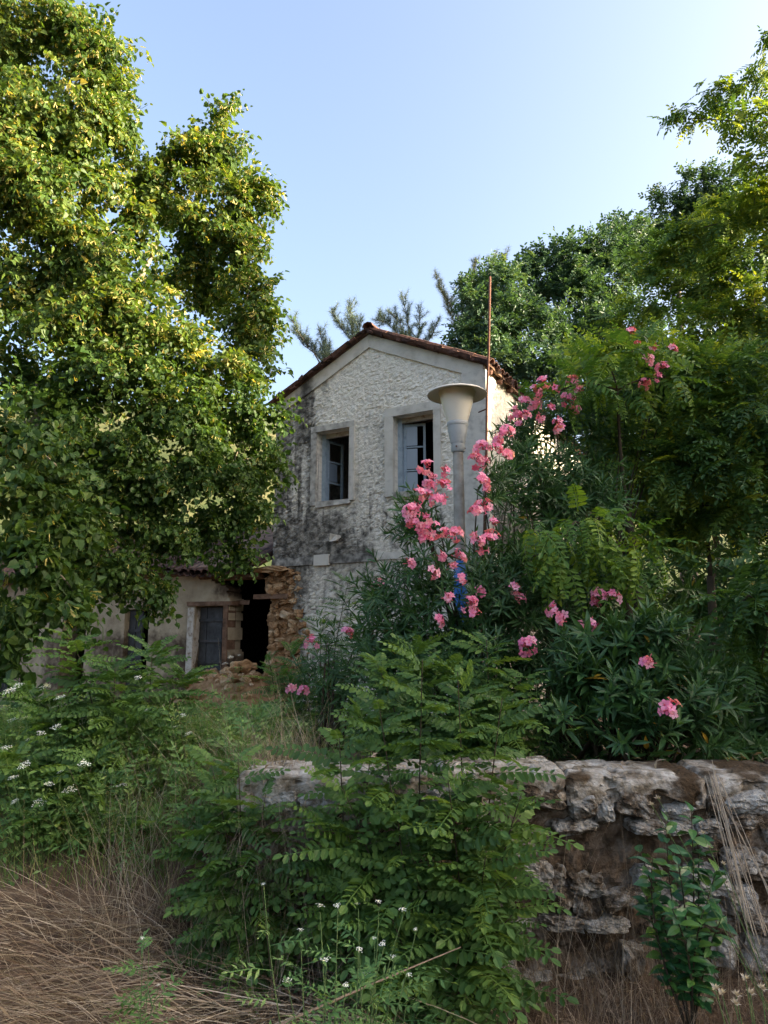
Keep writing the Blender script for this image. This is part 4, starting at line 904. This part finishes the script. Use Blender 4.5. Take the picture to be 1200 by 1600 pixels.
# robinia thicket on the right, spilling over the oleanders
def thicket(name, label, cat, root, fork, clumps, tpl_set, tpls, mat, dens, near_n, scale, droop, tmean, tvar, partname='frond', restname='foliage', up=.55, bark='rachis', r0=.05, inner=.2, extra=()):
    t_ = thing(name, root, label, cat)
    V, F, _ = branch_mesh(root, fork, [c for c, r in clumps], r0); add('trunk', V, F, MAT[bark], t_, smooth=True)
    P, O = crown_pts(clumps, dens, inner); n = len(P)
    D = O + R.normal(0, .45, (n, 3)) + np.array([0, -.15, -droop]); N = O * (1 - up) + np.array([0, -.15, up + .2]) + R.normal(0, .22, (n, 3)); S = scale * R.uniform(.75, 1.25, n)
    vis = P[:, 1] * 1.0 + R.random(n) * .3 - .35 * np.maximum(0, -O[:, 1]); order = np.argsort(vis); near = order[:near_n]; rest = order[near_n:]
    for i in near:
        place(partname, SH[tpl_set][R.integers(0, len(SH[tpl_set]))], t_, P[i], D[i], N[i], S[i])
    if len(rest):
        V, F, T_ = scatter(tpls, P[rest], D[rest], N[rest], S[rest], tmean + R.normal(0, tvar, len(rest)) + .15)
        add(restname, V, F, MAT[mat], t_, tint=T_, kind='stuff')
    return t_
thicket('robinia_thicket', 'spreading robinia thicket hanging feathery leaves over the oleanders', 'thicket', at(1130, 1190, 6.6), at(1110, 900, 6.6),
        pxclumps([(955, 570, 6.6, 60, 28), (1010, 545, 6.8, 40, 22), (1060, 595, 6.4, 65, 34), (1140, 590, 6.2, 60, 34), (1190, 640, 6, 55, 40), (1100, 660, 6.2, 65, 34), (1010, 650, 6.5, 55, 30), (930, 640, 6.8, 45, 26), (1160, 720, 6, 70, 40), (1060, 730, 6.2, 60, 34), (980, 720, 6.4, 50, 30), (1100, 790, 6.6, 60, 34), (1190, 800, 6.2, 60, 40), (1230, 700, 6.5, 70, 90), (1030, 810, 6.8, 50, 30)]),
        'mid', FROND_MID, 'robinia_mass', 130, 260, 1.05, .35, .42, .22)
thicket('robinia_branch', 'low bright robinia branch hanging its leaves in front of the dark oleander', 'branch', at(1010, 1190, 5.6), at(960, 860, 5.4),
        pxclumps([(900, 815, 4.9, 55, 24), (850, 830, 4.9, 36, 22), (950, 840, 4.9, 50, 26), (880, 860, 4.8, 50, 22), (830, 870, 4.9, 26, 20), (1000, 870, 5, 36, 20), (960, 890, 5, 30, 18)]),
        'young', FROND_MID, 'robinia_mass', 62, 120, 1.05, .75, .45, .2)
thicket('robinia_branch', 'light green robinia branch reaching over the pink oleander tops', 'branch', at(1000, 1190, 6.2), at(980, 800, 6.1),
        pxclumps([(945, 560, 5.7, 40, 18), (905, 600, 5.7, 34, 18), (1000, 550, 5.8, 34, 18), (860, 620, 5.8, 22, 14), (965, 610, 5.8, 40, 18), (1040, 590, 5.8, 36, 18)]),
        'young', FROND_MID, 'robinia_mass', 85, 110, 1.0, .3, .7, .2)
thicket('robinia_branch', 'shaded robinia branch with drooping fronds at the right edge above the wall', 'branch', at(1290, 1190, 5.0), at(1270, 900, 5.0),
        pxclumps([(1170, 930, 4.6, 45, 24), (1200, 960, 4.6, 45, 30), (1130, 965, 4.7, 26, 16), (1190, 1030, 4.6, 36, 20), (1240, 900, 4.6, 50, 40)]),
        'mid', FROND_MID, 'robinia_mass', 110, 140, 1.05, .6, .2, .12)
thicket('dark_shrub', 'dark shadowy shrub mass behind the oleander under the robinia', 'shrub', at(1100, 1150, 8.5), at(1100, 1000, 8.5),
        pxclumps([(1000, 820, 9, 90, 70), (1100, 760, 9.2, 90, 80), (1190, 720, 9, 90, 90), (980, 720, 9.5, 70, 70), (980, 950, 8.3, 90, 70), (1080, 900, 8.6, 90, 80), (1180, 930, 8.4, 90, 80), (1120, 1050, 8.2, 100, 70), (1000, 1060, 8.2, 90, 70), (1200, 1080, 8, 90, 70), (900, 1040, 8.4, 80, 80), (1280, 980, 8.2, 100, 120), (880, 850, 8.6, 70, 70)]),
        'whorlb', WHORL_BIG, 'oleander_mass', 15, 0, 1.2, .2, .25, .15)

thicket('dark_undergrowth', 'low dark undergrowth behind the wall at the right end', 'undergrowth', at(1180, 1190, 5.4), at(1180, 1150, 5.4),
        pxclumps([(1120, 1150, 5.0, 55, 26), (1180, 1130, 5.1, 60, 36), (1230, 1110, 5.0, 60, 50), (1170, 1170, 4.7, 60, 18), (1080, 1165, 4.8, 40, 18), (1150, 1080, 5.8, 70, 50), (1210, 1040, 5.8, 70, 60), (980, 1170, 5.0, 50, 20), (900, 1170, 5.0, 50, 22)]),
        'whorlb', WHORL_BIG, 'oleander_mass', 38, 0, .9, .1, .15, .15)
# ------------------------------------------------------------------ oleanders
def flower_tpl(seed):
    g = np.random.default_rng(seed); pt = leaf(.027, .022, 2, .15, .25, 'obov'); parts = []
    for k in range(5):
        a = k * 2 * math.pi / 5 + g.normal(0, .08); parts.append(put(pt, (.003 * math.cos(a), .003 * math.sin(a), 0), (math.cos(a), math.sin(a), .35), (-.3 * math.cos(a), -.3 * math.sin(a), 1), g.uniform(.9, 1.1), g.uniform(0, .5)))
    V, F, T_ = tube([(0, 0, -.03), (0, 0, 0)], [.002, .006], 5, False); parts.append((V, F, np.zeros(len(V))))
    return merge(parts)
FLOWER = shared([flower_tpl(i) for i in range(5)], 'flower', 'petal')
def bud_tpl(seed):
    g = np.random.default_rng(seed); parts = []
    for k in range(9):
        d = unit(np.array([g.normal(0, .6), g.normal(0, .6), 1])); l = g.uniform(.03, .06)
        V, F, _ = tube([(0, 0, 0), d * l * .6, d * l * .85, d * l], [.0015, .002, .004, .001], 4); parts.append((V, F, np.full(len(V), g.random())))
    return merge(parts)
BUDS = shared([bud_tpl(i) for i in range(3)], 'bud_tuft', 'petal2')
def oleander(label, root_px, Y, clumps, dens, near_n, flowers, tset, tpls, scale=1.0, tmean=.3, nfl=(8, 13), fsz=1.0):
    root = at(*root_px, Y); root[2] = gz(root) - .05
    t_ = thing('oleander_shrub', root, label, 'shrub', 'flowering oleanders')
    br = []
    cl = pxclumps(clumps)
    for c, r in cl:
        for _ in range(3):
            e = np.asarray(c) + R.normal(0, .5, 3) * np.asarray(r); b0 = root + np.array([R.normal(0, .12), R.normal(0, .1), 0])
            br.append(tube(bez(b0, b0 * .5 + e * .5 + np.array([0, 0, .25]), e, 7), np.linspace(.016, .004, 7), 5))
    V, F, _ = merge(br); add('stem', V, F, MAT['rachis'], t_, smooth=True)
    P, O = crown_pts(cl, dens, .3)
    ok = ~((np.abs(P[:, 0] / P[:, 1] - lx / LY) < .032) & (P[:, 2] / P[:, 1] > .45)); P, O = P[ok], O[ok]; n = len(P)      # keeps off the lamp pole
    D = O * .8 + R.normal(0, .35, (n, 3)) + np.array([0, -.1, .55]); sx = P[:, 0] / P[:, 1] - lx / LY; nearp = (np.abs(sx) < .085) & (P[:, 2] / P[:, 1] > .42); P[:, 2] = np.where((np.abs(sx) < .014) & (P[:, 2] / P[:, 1] > .31), P[:, 2] - .5, P[:, 2]); D[:, 0] = np.where(nearp, np.sign(sx) * (.5 + np.abs(D[:, 0])), D[:, 0])
    N = R.normal(0, 1, (n, 3)); S = scale * R.uniform(.75, 1.2, n)
    order = np.argsort(P[:, 1] + R.random(n) * .3); near, rest = order[:near_n], order[near_n:]
    for i in near: place('leafy_shoot', SH[tset][R.integers(0, len(SH[tset]))], t_, P[i], D[i], N[i], S[i])
    if len(rest):
        V, F, T_ = scatter(tpls, P[rest], D[rest], N[rest], S[rest], tmean + R.normal(0, .15, len(rest))); add('foliage', V, F, MAT['oleander_mass'], t_, tint=T_, kind='stuff')
    for (px, py, FY, k) in flowers:
        p = at(px, py, FY); out = unit(np.array([R.normal(0, .3), -.75, .55 + R.normal(0, .2)])); rr = .062 * (k ** .7) * fsz
        CM = Matrix.Translation(Vector((p - root).tolist())) @ mat4((0, 0, 0), np.cross(out, [1, 0, .2]), out, 1.1)
        c = link('flower_cluster', BUDS[R.integers(0, 3)], t_, mat4=CM)
        for _ in range(int(R.integers(*nfl) * k)):
            o = unit(out * .75 + R.normal(0, .62, 3)); q = p + o * rr * R.uniform(.75, 1.15)
            M = mat4((0, 0, 0), np.cross(o, R.normal(0, 1, 3)), o + R.normal(0, .25, 3), R.uniform(.85, 1.15) * fsz); M = Matrix.Translation(Vector((q - p).tolist())) @ M
            f = link('flower', FLOWER[R.integers(0, 5)], c); f.matrix_local = CM.inverted() @ Matrix.Translation(Vector((p - root).tolist())) @ M
    return t_
FA = [(x_, y_, .4) for x_, y_ in ((678, 748), (650, 795), (640, 818), (668, 812), (655, 770), (758, 722), (765, 760), (778, 690), (770, 820), (755, 860), (690, 870), (722, 905), (742, 960), (700, 935), (640, 880))] + [(667, 731, 1), (694, 739, .6), (669, 762, .8), (692, 763, 1.0), (664, 780, 1.1), (684, 783, .8), (641, 802, 1.1), (651, 822, .9), (660, 840, .9), (675, 829, 1), (696, 839, .9), (710, 836, .9), (744, 722, 1.1), (754, 703, 1), (790, 716, .9), (750, 755, .9), (742, 802, .8), (755, 792, .9), (744, 844, .7), (766, 845, 1.2), (714, 872, .9), (710, 888, .5), (676, 896, .5), (751, 927, .7), (735, 945, .8), (802, 921, .7), (684, 971, .5), (790, 680, 1), (775, 705, .6)]
oleander('tall pink oleander crowding round the street lamp pole', (750, 1180), 5.7, [(672, 800, 5.4, 24, 42), (650, 820, 5.5, 24, 34), (768, 770, 5.3, 24, 44), (690, 890, 5.4, 60, 36), (640, 930, 5.5, 60, 44), (765, 890, 5.2, 55, 40), (730, 960, 5.2, 70, 50), (600, 1000, 5.6, 60, 46), (680, 1020, 5.3, 70, 46), (800, 750, 5.6, 46, 44), (780, 950, 5.1, 60, 50), (630, 1060, 5.4, 70, 40), (780, 1050, 5.0, 60, 50)],
         80, 200, [(x, y, 4.85 + R.normal(0, .08), k) for x, y, k in FA], 'whorl', WHORL, .95)
FB = [(x_, y_, .4) for x_, y_ in ((995, 540), (1028, 590), (905, 612), (860, 640), (845, 655), (822, 650), (900, 640), (812, 665), (868, 610), (930, 945), (880, 970), (815, 935), (1020, 545))] + [(985, 522, .8), (1012, 565, .9), (1050, 547, .7), (1035, 576, .7), (1007, 601, .8), (895, 597, .8), (887, 627, 1.1), (835, 613, 1), (835, 636, 1), (807, 647, 1), (875, 672, .7), (850, 598, .7), (820, 628, .7), (872, 660, .4), (937, 932, .8), (957, 936, .8), (872, 957, 1), (910, 986, .9), (922, 976, .6), (825, 1012, 1.2), (888, 1023, .8)]
oleander('tall pink oleander right of the lamp, its top tangled with robinia leaves', (880, 1180), 6.0, [(840, 660, 6.2, 40, 30), (880, 650, 6.2, 46, 34), (820, 700, 6, 46, 40), (880, 730, 6, 60, 46), (930, 680, 6.1, 46, 40), (1000, 590, 6.4, 40, 40), (850, 800, 5.8, 60, 50), (920, 800, 5.9, 60, 50), (860, 890, 5.6, 60, 50), (940, 920, 5.6, 60, 50), (880, 980, 5.4, 70, 50), (960, 1020, 5.3, 70, 50), (840, 1070, 5.3, 60, 50), (1040, 620, 6.4, 34, 34)],
         70, 180, [(x, y, (5.6 if y < 800 else 4.8) + R.normal(0, .08), k) for x, y, k in FB], 'whorl', WHORL, .98)
oleander('broad-leaved oleander with one pink bloom hanging over the wall coping', (1010, 1200), 4.7, [(950, 1010, 4.6, 55, 36), (1000, 1020, 4.5, 50, 36), (1030, 1060, 4.5, 50, 34), (920, 1080, 4.5, 45, 36), (970, 1100, 4.4, 50, 36), (1040, 1120, 4.3, 40, 30), (1100, 1100, 4.4, 40, 28), (880, 1120, 4.4, 32, 32), (1010, 1155, 4.2, 40, 22), (1090, 1145, 4.3, 30, 22)],
         80, 170, [(1044, 1112, 4.05, 1.05), (1010, 1036, 4.2, .35)], 'whorlb', WHORL_BIG, .92, .2)
oleander('low pink oleander sprig among the feathery shrubs by the house corner', (520, 1175), 6.2, [(540, 1030, 6.3, 40, 30), (500, 1050, 6.3, 34, 30), (590, 960, 6.3, 36, 36), (560, 1090, 6.2, 50, 30)],
         34, 60, [(488, 1005, 6.0, 1.1), (541, 990, 6.0, .8), (592, 915, 6.0, .8), (456, 1075, 6.0, .5), (475, 1080, 6.0, .6)], 'whorl', WHORL, 1.0)

# ------------------------------------------------------------------ glossy shrub in front of the wall
bb = at(1075, 1525, 3.3); bb[2] = gz(bb) - .03
bay = thing('glossy_shrub', bb, 'small glossy dark green shrub growing in front of the wall at right', 'shrub')
BL = shared([leaf(.072, .034, 3, .3, .25, 'lance'), leaf(.06, .032, 3, .2, .35, 'lance'), leaf(.08, .036, 3, .35, .15, 'lance')], 'leaf', 'bay')
for (px, py, dy) in ((1040, 1280, 0), (1090, 1300, .08), (1120, 1360, 0), (1020, 1340, -.05), (1060, 1350, -.15), (1100, 1420, -.15), (1050, 1420, -.2), (1125, 1440, -.05), (1010, 1400, 0), (1080, 1265, .05), (1000, 1330, .05)):
    e = at(px, py, 3.3 + dy); path = bez(bb, bb * .5 + e * .5 + np.array([R.normal(0, .04), 0, .08]), e, 10)
    V, F, _ = tube(path, np.linspace(.006, .002, 10), 5); add('stem', V, F, MAT['rachis'], bay, smooth=True)
    for k in range(33):
        f = .22 + .78 * (k + .5) / 33; i = f * 9; i0 = min(int(i), 8); p = path[i0] + (path[i0 + 1] - path[i0]) * (i - i0); a = k * 2.4
        place('leaf', BL[k % 3], bay, p, (math.cos(a), math.sin(a), .35 + R.normal(0, .3)), (R.normal(0, .45), -.4 + R.normal(0, .3), 1), R.uniform(.7, 1.3))

# ------------------------------------------------------------------ white-flowered weeds
def umbel_tpl(seed, n=9, r=.035):
    g = np.random.default_rng(seed); parts = []; stalks = []
    dot = leaf(.009, .008, 1, .1, .2, 'oval')
    for k in range(n):
        a = k * 2.399; rr = r * math.sqrt((k + .3) / n); c = np.array([rr * math.cos(a), rr * math.sin(a), .035 - rr * rr * 6 + g.normal(0, .003)])
        for j in range(7):
            b = g.uniform(0, 6.28); parts.append(put(dot, c + np.array([.006 * math.cos(b), .006 * math.sin(b), g.normal(0, .002)]), (math.cos(b), math.sin(b), .2), (0, 0, 1), g.uniform(.7, 1.2), g.random()))
    return merge(parts)
UMB = shared([umbel_tpl(i) for i in range(4)], 'flower_head', 'white_petal')
UMBS = shared([umbel_tpl(i + 9, 5, .018) for i in range(3)], 'flower_head', 'white_petal')
def weed_leaf(seed):
    g = np.random.default_rng(seed); parts = []; lf = leaf(.03, .010, 1, .2, .2, 'lance')
    parts.append(strip([(0, 0, 0), (.06, 0, -.01), (.12, 0, -.04)], .0015))
    for k in range(9):
        t_ = .25 + .75 * k / 8; sg = 1 if k % 2 else -1; p = np.array([.12 * t_, 0, -.04 * t_ * t_])
        parts.append(put(lf, p, (.6, sg * (1 if k < 8 else 0), g.normal(-.1, .3)), (0, g.normal(0, .3), 1), g.uniform(.8, 1.5) * (1.2 - .5 * t_), g.normal(.3, .1)))
    return merge(parts)
WL = [weed_leaf(i) for i in range(4)]
def umbel_weed(label, bx, by, Y, heads, s=1.0, heads_mesh=None, leaves=26, group='white-flowered weeds', rs=.003, name='white_umbel_weed'):
    b = at(bx, by, Y); b[2] = gz(b) - .02
    t_ = thing(name, b, label, 'weed', group)
    br, P, D = [], [], []
    fork = None
    for (px, py, dy) in heads:
        e = at(px, py, Y + dy); m = b * .55 + e * .45 + np.array([R.normal(0, .03), R.normal(0, .03), .10 * s])
        path = bez(b, m, e, 9); br.append(tube(path, np.linspace(rs, .0012, 9), 4, False))
        hm = heads_mesh or UMB
        place('flower_head', hm[R.integers(0, len(hm))], t_, e, (1, R.normal(0, .5), R.normal(0, .2)), (R.normal(0, .35), -.2 + R.normal(0, .3), 1), s * R.uniform(.5, 1.25))
        for k in range(max(2, leaves // len(heads))):
            f = R.uniform(.15, .9); i = f * 8; i0 = min(int(i), 7); P.append(path[i0] + (path[i0 + 1] - path[i0]) * (i - i0)); a = R.uniform(0, 6.28); D.append((math.cos(a), math.sin(a), .5))
    V, F, _ = merge(br); add('stem', V, F, MAT['stalk'], t_, smooth=True)
    n = len(P); V, F, T_ = scatter(WL, P, D, R.normal(0, .3, (n, 3)) + [0, -.2, 1], R.uniform(.8, 1.5, n) * max(s, .8), R.normal(.2, .15, n)); add('leaves', V, F, MAT['weed'], t_, tint=T_)
    return t_
spots = [('at the far left edge under the linden leaves', 10, 1390, 5.2, [(15, 1085, 0), (5, 1110, .1), (30, 1140, 0), (8, 1175, -.1), (45, 1160, 0)]),
         ('with broad white heads left of the pale wing wall', 50, 1385, 5.3, [(30, 1078, 0), (70, 1080, .1), (60, 1098, 0), (40, 1128, -.1), (85, 1110, 0), (20, 1130, 0)]),
         ('leaning left beside the slim sapling', 90, 1390, 5.2, [(72, 1075, .1), (95, 1095, 0), (90, 1140, 0), (62, 1150, -.1), (110, 1125, 0)]),
         ('behind the two saplings with heads at mid height', 150, 1390, 5.4, [(130, 1130, 0), (128, 1150, 0), (92, 1165, 0), (150, 1175, -.1), (185, 1140, 0), (190, 1128, .1)]),
         ('low down in front of the left saplings', 60, 1400, 4.4, [(40, 1200, 0), (75, 1230, 0), (20, 1220, 0), (95, 1210, 0), (60, 1260, 0), (25, 1255, 0)]),
         ('in the middle of the left greenery with low heads', 160, 1395, 4.5, [(130, 1200, 0), (165, 1215, .1), (150, 1245, 0), (190, 1235, 0), (110, 1240, 0)]),
         ('right of the saplings near the shuttered window', 260, 1390, 5.4, [(215, 1062, 0), (230, 1112, 0), (275, 1140, 0), (285, 1120, .1), (250, 1160, 0), (295, 1150, 0)]),
         ('between the saplings and the rubble heap', 320, 1330, 6.0, [(305, 1155, 0), (290, 1180, 0), (330, 1172, .1), (350, 1145, 0), (345, 1190, 0)]),
         ('on the slope below the rubble heap', 380, 1280, 6.5, [(360, 1200, 0), (345, 1175, 0), (385, 1150, .1), (370, 1222, 0)]),
         ('behind the wall end under the feathery shrub', 440, 1220, 7.0, [(432, 1140, 0), (448, 1162, 0), (465, 1165, .1), (425, 1170, 0), (455, 1130, 0)]),
         ('behind the wall beside the pink sprig', 490, 1220, 6.8, [(495, 1110, 0), (470, 1100, 0), (502, 1150, .1), (485, 1172, 0), (500, 1130, 0), (480, 1120, 0)]),
         ('against the white wall above the feathery shrub', 530, 1210, 6.6, [(535, 940, .2), (545, 985, .2), (550, 955, .1), (500, 1060, 0), (555, 1012, 0)]),
         ('growing on top of the rubble under the breach', 372, 1110, 12.6, [(360, 1030, 0), (373, 1026, 0), (352, 1040, 0)])]
for (w, bx, by, Y, hd) in spots: umbel_weed('white-flowered weed ' + w, bx, by, Y - (.75 if 5.0 < Y < 6 and bx < 300 else .35 if Y < 5 else 0), hd, .8 if Y < 8 else 1.3)
umbel_weed('spindly pale green weed with tiny white umbels at the front edge', 520, 1640, 2.3, [(412, 1385, -.05), (500, 1425, 0), (528, 1420, 0), (592, 1415, .05), (630, 1430, .05), (650, 1455, .05), (470, 1460, 0), (560, 1490, -.05), (510, 1510, -.1), (600, 1480, 0), (540, 1545, -.1), (450, 1540, 0)], .45, UMBS, 110, None, .0028, 'spindly_weed')
umbel_weed('second spindly weed with tiny white umbels beside the thicket foot', 600, 1640, 2.4, [(560, 1420, 0), (585, 1470, 0), (615, 1500, 0), (575, 1530, 0), (640, 1530, 0)], .45, UMBS, 60, None, .0026, 'spindly_weed')
umbel_weed('lone white-flowered grass weed standing in the dry hay', 215, 1640, 2.9, [(222, 1468, 0), (248, 1544, 0), (232, 1480, .05)], .5, UMBS, 24, None, .002, 'hay_weed')

# ------------------------------------------------------------------ grasses
def blades(P, D, L, W, bend, tint, seg=4, out=None):
    """curved tapering blades; P roots, D initial directions"""
    n = len(P); D = unit(D); side = unit(np.cross(D, R.normal(0, 1, (n, 3)))); ts = np.linspace(0, 1, seg + 1)
    g = np.asarray(bend); V = []
    for t_ in ts:
        c = P + D * (L * t_)[:, None] + g * (L * t_ * t_)[:, None]; w = (W * (1 - .85 * t_))[:, None]
        V += [c - side * w, c + side * w]
    V = np.stack(V, 1); k = 2 * (seg + 1); F = []
    for i in range(seg): F += [(2 * i, 2 * i + 1, 2 * i + 3), (2 * i, 2 * i + 3, 2 * i + 2)]
    F = np.array(F)[None] + (np.arange(n) * k)[:, None, None]
    return V.reshape(-1, 3), F.reshape(-1, 3), np.repeat(tint, k)
def on_ground(x, y, dz=0.0): return np.stack([x, y, ground_z(x, y) + dz], -1)
# flattened hay on the left and across the front
parts = []
n = 15000
x = R.uniform(-3.0, .55, n); y = R.uniform(1.7, 4.4, n); keep = (y < 3.5 + .3 * (x < -.9)) & (R.random(n) < np.where(x > -.35, .55, 1)); x, y = x[keep], y[keep]; n = len(x)
P = on_ground(x, y, .0) + np.stack([0 * x, 0 * x, R.random(n) * .12], -1)
flow = np.stack([-.75 + .9 * (fbm(x * 1.2, y * 1.2, 0, 3) - .5) * 2, -.55 + .8 * (fbm(x * 1.2 + 9, y * 1.2, 0, 4) - .5) * 2, .34 + .2 * R.random(n)], -1)
parts.append(blades(P, flow + R.normal(0, .28, (n, 3)), R.uniform(.10, .55, n), R.uniform(.0008, .0019, n) * np.where(R.random(n) < .15, 2.2, 1), np.stack([R.normal(-.05, .1, n), R.normal(-.05, .1, n), R.uniform(-.5, -.1, n)], -1) * R.uniform(.1, 1, n)[:, None], np.clip(R.normal(.42, .28, n) + .3 * (fbm(x * 2, y * 2, 0, 6) - .5), 0, 1)))
n = 5000     # broken straw
x = R.uniform(-3.0, 2.2, n); y = R.uniform(1.7, 3.75, n); P = on_ground(x, y) + np.stack([0 * x, 0 * x, R.random(n) * .09 * (x < .2)], -1)
parts.append(blades(P, R.normal(0, 1, (n, 3)) * [1, 1, .25], R.uniform(.03, .13, n), R.uniform(.001, .003, n), R.normal(0, .1, (n, 3)), np.clip(R.normal(.45, .3, n), 0, 1), 2))
n = 7000     # short dead thatch along the wall foot on the right
x = R.uniform(-.4, 2.4, n); y = R.uniform(1.9, 3.7, n); P = on_ground(x, y)
parts.append(blades(P, R.normal(0, .55, (n, 3)) + [0, -.1, .8], R.uniform(.06, .30, n), R.uniform(.0007, .0017, n), R.normal(0, .35, (n, 3)) + [0, 0, -.35], np.clip(R.normal(.25, .17, n), 0, 1)))
n = 900     # tall stems leaning on the stones
x = R.uniform(-.7, 2.3, n); y = R.uniform(3.2, 3.66, n); P = on_ground(x, y)
parts.append(blades(P, np.stack([R.normal(0, .25, n), R.uniform(-.1, .25, n), np.ones(n)], -1), R.uniform(.25, .95, n) * R.uniform(.5, 1, n), R.uniform(.0007, .0016, n), R.normal(0, .22, (n, 3)) + [0, .02, -.12], np.clip(R.normal(.4, .22, n), 0, 1)))
n = 1300     # tawny tufts between the saplings on the left bank
x = R.uniform(-1.5, -.35, n); y = R.uniform(3.5, 4.8, n); P = on_ground(x, y)
parts.append(blades(P, np.stack([R.normal(0, .3, n), R.normal(-.1, .25, n), np.ones(n)], -1), R.uniform(.2, .6, n), R.uniform(.0008, .002, n), R.normal(0, .3, (n, 3)) + [0, -.1, -.3], np.clip(R.normal(.5, .2, n), 0, 1)))
n = 1500     # dead grass hanging over the wall near its left end
x = R.uniform(-.72, .5, n); P = np.stack([x, np.full(n, WALL_Y - .02) + R.normal(0, .05, n), R.uniform(.45, .85, n)], -1)
parts.append(blades(P, R.normal(0, .4, (n, 3)) + [0, -.5, .1], R.uniform(.12, .4, n), R.uniform(.0008, .0018, n), R.normal(0, .15, (n, 3)) + [0, -.05, -.75], np.clip(R.normal(.4, .2, n), 0, 1)))
V, F, T_ = merge(parts)
tag(add('dry_grass', V, F, MAT['hay'], tint=T_), 'flattened brown hay and dead grass covering the ground along the front', 'grass', kind='stuff')
parts = []
n = 6500
x = R.uniform(-5.5, 1.2, n); y = R.uniform(4.3, 11.5, n); P = on_ground(x, y)
parts.append(blades(P, np.stack([R.normal(0, .3, n), R.normal(0, .3, n), np.ones(n)], -1), R.uniform(.12, .45, n), R.uniform(.0012, .003, n) * (y / 6), R.normal(0, .3, (n, 3)) + [0, 0, -.25], np.clip(R.normal(.5, .25, n), 0, 1)))
n = 5000
x = R.uniform(-3.0, -1.0, n); y = R.uniform(3.9, 5.5, n); P = on_ground(x, y)
parts.append(blades(P, np.stack([R.normal(0, .3, n), R.normal(0, .3, n), np.ones(n)], -1), R.uniform(.15, .55, n), R.uniform(.001, .0025, n), R.normal(0, .3, (n, 3)) + [0, 0, -.25], np.clip(R.normal(.5, .25, n), 0, 1)))
V, F, T_ = merge(parts)
tag(add('green_grass', V, F, MAT['grass'], tint=T_), 'tall mixed green grass on the slope between wall and house', 'grass', kind='stuff')
# low leafy ground cover on the slope
n = 3200; x = R.uniform(-5, 2.5, n); y = R.uniform(4.2, 11.5, n); x[1400:] = R.uniform(-3.6, -.75, 1800); y[1400:] = R.uniform(4.0, 6.2, 1800); P = on_ground(x, y, .05) + np.stack([0 * x, 0 * x, R.random(n) * .25], -1)
V, F, T_ = scatter(WL, P, R.normal(0, 1, (n, 3)) + [0, 0, .4], R.normal(0, .3, (n, 3)) + [0, -.2, 1], R.uniform(.9, 2.0, n), R.normal(.25, .2, n))
tag(add('ground_cover', V, F, MAT['weed'], tint=T_), 'low leafy weeds covering the slope in front of the house', 'ground cover', kind='stuff')
# fallen leaves
n = 500; x = R.uniform(-1.6, 2.2, n); y = R.uniform(2.0, 4.6, n); zz = ground_z(x, y); onw = (y > WALL_Y - .02) & (y < WALL_Y + .38) & (x > WALL_X0)
zz = np.where(onw, WALL_TOP + .02, zz + .03)
V, F, T_ = scatter([leaf(.05, .014, 1, .3, .3, 'lance')], np.stack([x, y, zz], -1), R.normal(0, 1, (n, 3)) * [1, 1, .15], R.normal(0, .3, (n, 3)) + [0, 0, 1], R.uniform(.6, 1.5, n), R.uniform(.1, .6, n))
tag(add('leaf_litter', V, F, MAT['hay'], tint=T_), 'scattered brown fallen leaves on the ground and wall top', 'leaf litter', kind='stuff')
# bunch of long dry stalks leaning against the wall at right
p0 = at(1195, 1440, 3.3); p0[2] = gz(p0); ds = thing('dry_stalks', p0, 'bunch of long straw-coloured dry stalks leaning on the wall at right', 'dry stalks')
for k in range(16):
    b = at(1150 + R.normal(30, 22), 1440 + R.normal(0, 15), 3.3 + R.normal(0, .06)); e = at(1112 + R.normal(0, 6), 1212 + R.normal(0, 8), 3.66); b = b + (b - e) * .1
    V, F, T_ = tube(bez(b, (b + e) / 2 + R.normal(0, .012, 3), e, 7), np.linspace(.0025, .0014, 7), 4); add('stalk', V, F, MAT['hay'], ds, tint=np.full(len(V), R.uniform(.45, .75)))
def puff_tpl(seed):
    g = np.random.default_rng(seed); lf = leaf(.016, .004, 1, .2, .1, 'lance'); return merge([put(lf, (0, 0, 0), unit(np.array([g.normal(), g.normal(), abs(g.normal()) + .4])), g.normal(0, 1, 3), g.uniform(.7, 1.2), g.uniform(.6, .95)) for _ in range(22)])
PUFF = shared([puff_tpl(i) for i in range(3)], 'seed_head', 'hay')
def seedweed(label, b_px, Y, heads, s=1.0):
    b = at(*b_px, Y); b[2] = gz(b) - .02; t_ = thing('dry_flower_weed', b, label, 'weed'); br = []
    for px, py in heads:
        e = at(px, py, Y + R.normal(0, .03)); br.append(tube(bez(b, b * .5 + e * .5 + np.array([0, 0, .06]), e, 7), np.linspace(.002, .0012, 7), 4, False))
        place('seed_head', PUFF[R.integers(0, 3)], t_, e, (1, 0, 0), (R.normal(0, .4), -.4, 1), s)
    V, F, _ = merge(br); add('stem', V, F, MAT['stalk'], t_)
seedweed('drooping weed with pale dried seed heads in the bottom right corner', (1215, 1660), 2.0, [(1118, 1545), (1128, 1552), (1150, 1555), (1172, 1552), (1148, 1568), (1165, 1530), (1190, 1545)], 1.0)
seedweed('thin green weed stem with dried flowers arching over the glossy shrub', (1230, 1500), 3.1, [(1018, 1258), (1028, 1248), (1098, 1302), (1108, 1325), (1130, 1350)], 1.0)
V, F, T_ = tube(bez(at(430, 1605, 2.5), at(560, 1545, 2.6), at(720, 1480, 2.9), 8), np.linspace(.006, .002, 8), 5)
tag(add('fallen_twig', V, F, MAT['hay'], tint=np.full(len(V), .3)), 'thin bare brown twig lying slantwise in front of the thicket', 'twig')
